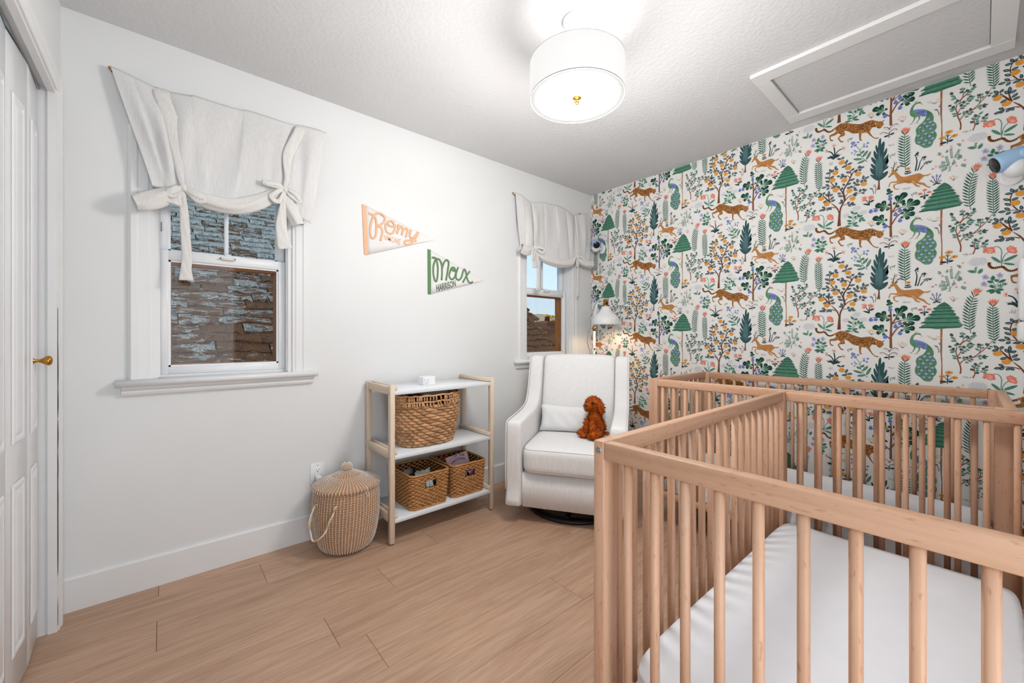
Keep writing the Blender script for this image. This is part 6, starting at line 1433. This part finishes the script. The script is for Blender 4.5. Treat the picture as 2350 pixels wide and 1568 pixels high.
def dog(Mx):
    t = bpy.data.objects.new('plush_dog', None); col.objects.link(t); WL[t.name] = Vector((0, 0, 0)); tag(t, 'rust brown curly plush dog sitting on the armchair seat', 'stuffed toy')
    # its nose points left of the chair's front
    t.matrix_world = Mx @ Matrix.Rotation(math.radians(-35), 4, 'Z')
    S = 1.02; rn = random.Random(6)
    blobs = [((0, .01, .060), (.058, .055, .066)), ((0, .0, .115), (.044, .042, .055)), ((0, -.008, .162), (.030, .030, .030)), ((0, -.012, .208), (.047, .046, .044)), ((0, -.055, .200), (.026, .030, .022)),
             ((-.048, -.045, .026), (.028, .050, .026)), ((.048, -.045, .026), (.028, .050, .026)), ((-.026, -.050, .060), (.018, .020, .056)), ((.026, -.050, .060), (.018, .020, .056)), ((-.028, -.068, .016), (.021, .026, .016)), ((.028, -.068, .016), (.021, .026, .016))]
    ears = [((-.052, -.004, .192), (.013, .026, .040), .30), ((.052, -.004, .192), (.013, .026, .040), -.30)]
    g = G()
    for c, r in blobs: g.ball(Vector(c)*S, r[0]*S, r[1]*S, r[2]*S, 18, 12)
    obj('body', g, 'plush', t, local=True)
    def tufts(nm, bl, cnt, par):
        g = G()
        for c, r, rot in bl:
            R_ = Euler((0, rot, 0)).to_matrix(); area = r[0]*r[1]+r[1]*r[2]+r[0]*r[2]; k = int(cnt*area/.008)
            for _ in range(k):
                d = Vector((rn.gauss(0, 1), rn.gauss(0, 1), rn.gauss(0, 1))).normalized(); p = (Vector(c)+R_ @ Vector((d.x*r[0], d.y*r[1], d.z*r[2])))*S
                if p.z < .004: continue
                nrm = (R_ @ Vector((d.x/r[0], d.y/r[1], d.z/r[2]))).normalized(); nrm = (nrm+Vector((rn.uniform(-.7, .7), rn.uniform(-.7, .7), rn.uniform(-1.0, .3)))).normalized()
                l = rn.uniform(.010, .019); a = nrm.orthogonal().normalized()*.0030; b = nrm.cross(a)
                g.add([p+a, p-a*.5+b*.87, p-a*.5-b*.87, p+nrm*l], [(0, 1, 3), (1, 2, 3), (2, 0, 3)], True)
        o = obj(nm, g, 'plush', par, local=True); o['kind'] = 'stuff'; return o
    tufts('curly_fur', [(c, r, 0) for c, r in blobs], 560, t)
    for c, r, rot in ears:
        g = G().ball(Vector(c)*S, r[0]*S, r[1]*S, r[2]*S, 14, 10, Euler((0, rot, 0)).to_matrix()); e = obj('ear', g, 'plush', t, local=True); tufts('ear_fur', [(c, r, rot)], 600, e)
    for s in (-1, 1): tag(obj('eye', G().ball(Vector((s*.027, -.053, .222))*S, .0085, .0085, .0085, 12, 8), 'black_plastic', t, local=True), 'shiny black bead eye')
    obj('nose', G().ball(Vector((0, -.086, .206))*S, .010, .007, .007, 12, 8), 'black_plastic', t, local=True)
    g = G().ball(Vector((.045, .060, .02))*S, .012, .022, .012, 12, 8); obj('tail', g, 'plush', t, local=True)
armchair()

# ------------------------------------------------------------------ floor lamp behind the armchair
def floor_lamp():
    px, py = 2.800, 2.178; sx_, sy_ = 2.872, 2.112; t = thing('floor_lamp', 'white floor lamp with brass fittings behind the armchair', 'lamp', (px, py, 0))
    obj('base', G().lathe([(0, .001), (.14, .001), (.14, .012), (.13, .020), (.02, .026), (0, .026)], 40, (px, py)), 'white_metal', t)
    obj('pole', G().tube([(px, py, .02), (px, py, 1.168)], .0115, 16), 'white_metal', t)
    obj('pole_collar', G().lathe([(0, 1.160), (.014, 1.160), (.014, 1.186), (.010, 1.200), (0, 1.200)], 20, (px, py)), 'brass', t)
    obj('adjusting_knob', G().ball((px-.010, py-.012, 1.005), .0075), 'black_plastic', t)
    a = obj('arm', G().tube([(px, py, 1.19), (px+.004, py-.002, 1.30), (px+.018, py-.016, 1.392), (sx_, sy_, 1.405)], .007, 10), 'white_metal', t)
    sh = obj('shade', G().lathe([(.120, 1.214), (.122, 1.222), (.119, 1.245), (.108, 1.275), (.086, 1.300), (.060, 1.320), (.042, 1.345), (.034, 1.366), (.028, 1.374), (.0, 1.376), (.0, 1.373), (.026, 1.371), (.032, 1.363), (.040, 1.342), (.058, 1.317), (.084, 1.297), (.106, 1.272), (.117, 1.243), (.119, 1.222), (.120, 1.214)], 48, (sx_, sy_), cap=False), 'white_metal', t)
    obj('socket_cap', G().lathe([(.036, 1.372), (.036, 1.380), (.022, 1.384), (.022, 1.425), (.016, 1.430), (0, 1.430)], 24, (sx_, sy_), cap=False), 'brass', sh)
    obj('switch', G().rbox(sx_-.020, sx_-.002, sy_-.028, sy_-.016, 1.386, 1.408, .003, 2), 'black_plastic', sh)
    obj('bulb', G().ball((sx_, sy_, 1.285), .028, .028, .036, 16, 12), 'bulb_white', sh)
    cord = smooth_pts([Vector((sx_, sy_, 1.43)), Vector((sx_-.03, sy_+.02, 1.448)), Vector((sx_-.065, sy_+.05, 1.40)), Vector((px-.01, py+.03, 1.28)), Vector((px-.008, py+.03, 1.21)), Vector((px-.065, py+.02, 1.08)), Vector((px-.02, py+.022, .96)), Vector((px+.02, py+.02, .8)), Vector((px+.01, py+.03, .4)), Vector((px+.01, py+.06, .03))], 8)
    obj('cord', G().tube(cord, .0028, 6), 'cord_stripe', t)
    d = bpy.data.lights.new('reading_bulb', 'SPOT'); d.energy = 2; d.spot_size = math.radians(150); d.spot_blend = .4; d.shadow_soft_size = .05; d.color = (1, .70, .42)
    o = bpy.data.objects.new('reading_bulb', d); col.objects.link(o); o.parent = t; o.location = Vector((sx_, sy_, 1.235))-WL[t.name]
s = N('cord_stripe'); w = s.n('TexWave', wave_type='BANDS', bands_direction='Z'); w.inputs['Scale'].default_value = 60; s.l(s.coords(), w.inputs[0]); s.base(s.ramp(w.outputs[0], [(.45, '2a2a2c'), (.55, 'dddddd')]), .9, .1)
floor_lamp()

# ------------------------------------------------------------------ baby cameras, wall unit
def monitor(label, mount, aim, n, size=1.0):
    """mount: point on the wall, n: wall normal, aim: where the lens looks"""
    mount = Vector(mount); n = Vector(n); t = bpy.data.objects.new('baby_camera', None); col.objects.link(t); t.location = mount; WL[t.name] = mount; tag(t, label, 'camera', 'light blue baby cameras on the walls')
    c = mount+n*.085*size+Vector((0, 0, .03*size)); f = (Vector(aim)-c).normalized(); q = f.to_track_quat('Z', 'Y').to_matrix()
    br = obj('bracket', G().ball(mount+n*.004, .035*size if abs(n.x) < .5 else .006, .006 if abs(n.x) < .5 else .035*size, .04*size).tube([mount, mount+n*.03*size+Vector((0, 0, -.004)), c-f*.02*size-Vector((0, 0, .03*size))], .010*size, 10), 'white_plastic', t)
    b = obj('base_ball', G().ball(c-f*.012*size-Vector((0, 0, .034*size)), .034*size, n=20, m=14), 'white_plastic', t)
    g = G(); r = .0335*size
    prof = [(0, -.055), (.012, -.054), (.024, -.046), (.031, -.030), (.0335, -.008), (.0335, .015), (.0315, .034), (.029, .043)]
    g.lathe([(a*size, z*size) for a, z in prof], 28)
    h = obj('head', g, 'blue_plastic', t, local=True); h.matrix_parent_inverse = Matrix(); h.location = c-mount; h.rotation_euler = q.to_euler()
    obj('lens', G().lathe([(.0288*size, .0405*size), (.026*size, .0440*size), (.010*size, .0445*size), (0, .0445*size)], 28), 'black_plastic', h, local=True)
    obj('side_cap', G().ball((.032*size, 0, -.022*size), .006*size, .018*size, .018*size, 14, 10), 'blue_plastic', h, local=True)
monitor('light blue and white baby camera in the corner beside the far curtain', (XB-.003, 2.285, 1.915), (1.2, .5, .9), (-1, 0, 0), 1.12)
monitor('light blue and white baby camera on the wallpaper at the right edge', (XB-.003, -.083, 1.885), (2.55, .9, 1.55), (-1, 0, 0), 1.35)
def wall_unit():
    t = thing('wall_unit', 'white rounded wall unit at the right edge of the wallpaper', 'wall unit', (XB, -.24, 1.28))
    obj('housing', G().rbox(XB-.075, XB-.002, -.36, -.104, 1.185, 1.478, .018, 4), 'white_plastic', t); obj('lower_tray', G().rbox(XB-.080, XB-.002, -.364, -.100, 1.085, 1.183, .020, 4), 'white_plastic', t)
wall_unit()

# ------------------------------------------------------------------ outside: neighbour's roof, houses, trees and hills
def outside():
    sl = .72; zf = lambda y: sl*y-1.88; L = math.hypot(1, sl); ux, uz = 1/L, sl/L   # slope direction (y,z)
    nrm = Vector((0, -uz, ux)); Y0, Y1, X0, X1 = 3.30, 7.0, -1.2, 4.2
    t = thing('neighbour_roof', 'old lichen covered shingle roof right outside the window beside the closet', 'roof', (1.5, Y0, 0))
    obj('roof_deck', G().add([(X0, Y0, zf(Y0)-.02), (X1, Y0, zf(Y0)-.02), (X1, Y1, zf(Y1)-.02), (X0, Y1, zf(Y1)-.02), (X0, Y0, zf(Y0)-.4), (X1, Y0, zf(Y0)-.4), (X1, Y1+.3, zf(Y0)-.4), (X0, Y1+.3, zf(Y0)-.4)], [(0, 1, 2, 3), (4, 7, 6, 5), (0, 4, 5, 1), (1, 5, 6, 2), (2, 6, 7, 3), (3, 7, 4, 0)]), 'roof_under', t)
    rn = random.Random(14); ex = .135; rows = int((Y1-Y0)*L/ex); protos = []
    for k in range(10):   # ragged, curled shingles; local x along the course, y up the slope, z off the roof
        w, h = .13+.033*k, .20; bm = G(); top = []; n = 7
        ed = [(-w/2+w*i/(n-1), rn.uniform(-.026, .016)-(.02 if i in (0, n-1) and rn.random() < .5 else 0)) for i in range(n)]
        v = [(x, y, .022+rn.uniform(-.006, .014)) for x, y in ed]+[(x, h*.55, .010+rn.uniform(0, .004)) for x, y in ed]+[(x, h, .002) for x, y in ed]+[(x, y, -.004) for x, y in ed]
        f = [(i, i+1, n+i+1, n+i) for i in range(n-1)]+[(n+i, n+i+1, 2*n+i+1, 2*n+i) for i in range(n-1)]+[(3*n+i, 3*n+i+1, i+1, i) for i in range(n-1)]+[(3*n, 0, n, 2*n), (4*n-1, 3*n-1, 2*n-1, n-1)]
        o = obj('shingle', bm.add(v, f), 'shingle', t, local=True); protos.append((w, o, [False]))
    q = Matrix(((1, 0, 0), (0, ux, -uz), (0, uz, ux))).to_euler(); cnt = 0; rest = G()
    for r in range(rows):
        s_ = r*ex; y = Y0+s_*ux; x = X0+rn.uniform(0, .2)
        while x < X1-.1:
            k = rn.randrange(10); w, o, used = protos[k]; cx = x+w/2; z = zf(Y0)+s_*uz+.004
            vis = 3.6 < y < 6.6 and (y*-.02-.12) < cx < (y*.20+.12)
            if vis and cnt < 300:
                if not used[0]: c = o; used[0] = True
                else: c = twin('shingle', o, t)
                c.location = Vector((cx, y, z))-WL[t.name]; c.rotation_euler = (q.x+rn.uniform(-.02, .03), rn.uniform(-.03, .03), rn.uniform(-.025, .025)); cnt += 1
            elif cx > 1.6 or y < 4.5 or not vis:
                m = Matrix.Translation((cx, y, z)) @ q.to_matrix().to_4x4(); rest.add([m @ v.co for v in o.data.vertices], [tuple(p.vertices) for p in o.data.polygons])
            x += w+rn.uniform(.002, .016)
    for w, o, used in protos:
        if not used[0]: o.location = Vector((X0+.3, Y1-.3, zf(Y1-.3)+.01))-WL[t.name]; o.rotation_euler = q
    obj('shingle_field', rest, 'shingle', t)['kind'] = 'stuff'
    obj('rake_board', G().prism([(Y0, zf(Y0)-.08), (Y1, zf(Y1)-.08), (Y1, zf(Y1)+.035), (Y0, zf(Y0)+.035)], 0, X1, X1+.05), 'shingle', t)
    # second house with a plain brown roof and a chimney
    h = thing('far_house', 'brown roofed house with a brick chimney beyond the far window', 'house', (12.5, 11.5, -2))
    d = Vector((.70, .714, 0)).normalized(); p = Vector((.714, -.70, 0)); ctr = Vector((8.2, 7.4, 0))
    def W(a, b, z): q_ = ctr+d*a+p*b; return (q_.x, q_.y, z)
    obj('roof', G().add([W(0, -5, .2), W(0, 6, .2), W(2.2, 6, 1.30), W(2.2, -5, 1.30), W(4.4, 6, .2), W(4.4, -5, .2)], [(0, 1, 2, 3), (3, 2, 4, 5), (0, 5, 4, 1), (1, 4, 2), (0, 3, 5)]), 'roof_brown', h)
    obj('wall', G().add([W(.2, -4.8, -3), W(.2, 5.8, -3), W(.2, 5.8, .3), W(.2, -4.8, .3), W(4.2, -4.8, -3), W(4.2, 5.8, -3), W(4.2, 5.8, .3), W(4.2, -4.8, .3)], [(0, 1, 2, 3), (4, 7, 6, 5), (0, 3, 7, 4), (1, 5, 6, 2), (3, 2, 6, 7), (0, 4, 5, 1)]), 'house_wall', h)
    c = ctr+d*2.1-p*.40
    ch = obj('chimney', G().box(c.x-.20, c.x+.20, c.y-.20, c.y+.20, 1.0, 1.52).box(c.x-.25, c.x+.25, c.y-.25, c.y+.25, 1.52, 1.60), 'brick', h); obj('chimney_pot', G().lathe([(.09, 1.6), (.07, 1.75), (.06, 1.75), (.06, 1.6)], 10, (c.x, c.y), cap=False), 'roof_under', ch)
    def tree(label, a, b, hgt, wid, z0, seed, tall):
        q_ = ctr+d*a+p*b; tt = thing('autumn_tree', label, 'tree', (q_.x, q_.y, z0), 0, 'yellow autumn trees outside'); r_ = random.Random(seed); g = G()
        for i in range(420):
            u = r_.random(); rr = wid*math.sqrt(r_.random())*(1-.7*abs(u-.4)); an = r_.uniform(0, 6.28); g.ball((q_.x+rr*math.cos(an), q_.y+rr*math.sin(an), z0+hgt*(.15+.85*u)), wid*.11, n=5, m=3, smooth=False)
        obj('crown', g, 'leaf_yellow', tt); obj('trunk', G().tube([(q_.x, q_.y, z0), (q_.x, q_.y, z0+hgt*.7)], wid*.07, 6), 'bark', tt)
    tree('tall narrow yellow tree left of the chimney', 7.5, -.20, 4.9, .42, -2.8, 3, True)
    for lb, b, hh in (('low yellow treetop just right of the chimney', .42, 4.32), ('low yellow treetop at the right edge of the far window', 1.35, 4.38)): tree(lb, 9.5, b, hh, .5, -2.6, int(b*10), False)
    g = G()
    def hill(u, v):
        b = -60+120*u; a = 60+20*v; q_ = ctr+d*a+p*b; zz = 2.6+3.6*max(0, 1-abs((b+1)/13)**1.5)+.5*mnoise.noise(Vector((b*.2, 3, 0)))+.3*mnoise.noise(Vector((b*.5, v*3, 1)))
        return (q_.x, q_.y, -6+(zz+6)*v)
    tag(obj('dry_hill', G().grid(hill, 90, 8), 'hill_dry'), 'dry tan hillside on the horizon beyond the far window', 'hill')
    def hill2(u, v):
        b = -90+200*u; q_ = ctr+d*(110+10*v)+p*b; zz = 3.4+2.2*mnoise.noise(Vector((b*.04+5, 9, 0)))+2.2*max(0, 1-abs((b-26)/30)**1.5); return (q_.x, q_.y, -8+(zz+8)*v)
    tag(obj('distant_hill', G().grid(hill2, 90, 6), 'hill_far'), 'hazy blue ridge behind the tan hillside', 'hill')
    struct('ground', G().add([(-60, 2.8, -3), (140, 2.8, -3), (140, 160, -3), (-60, 160, -3)], [(0, 1, 2, 3)]), 'hill_dry')
    pl = thing('utility_pole', 'thin dark utility pole standing before the tan hillside', 'pole', W(16, .55, -3)); q_ = ctr+d*16+p*.75
    obj('mast', G().tube([(q_.x, q_.y, -3), (q_.x, q_.y, 2.15)], .05, 6), 'bark', pl); obj('crossarm', G().tube([tuple(q_-p*.5+Vector((0, 0, 1.95))), tuple(q_+p*.5+Vector((0, 0, 1.95)))], .04, 5), 'bark', pl)
outside()
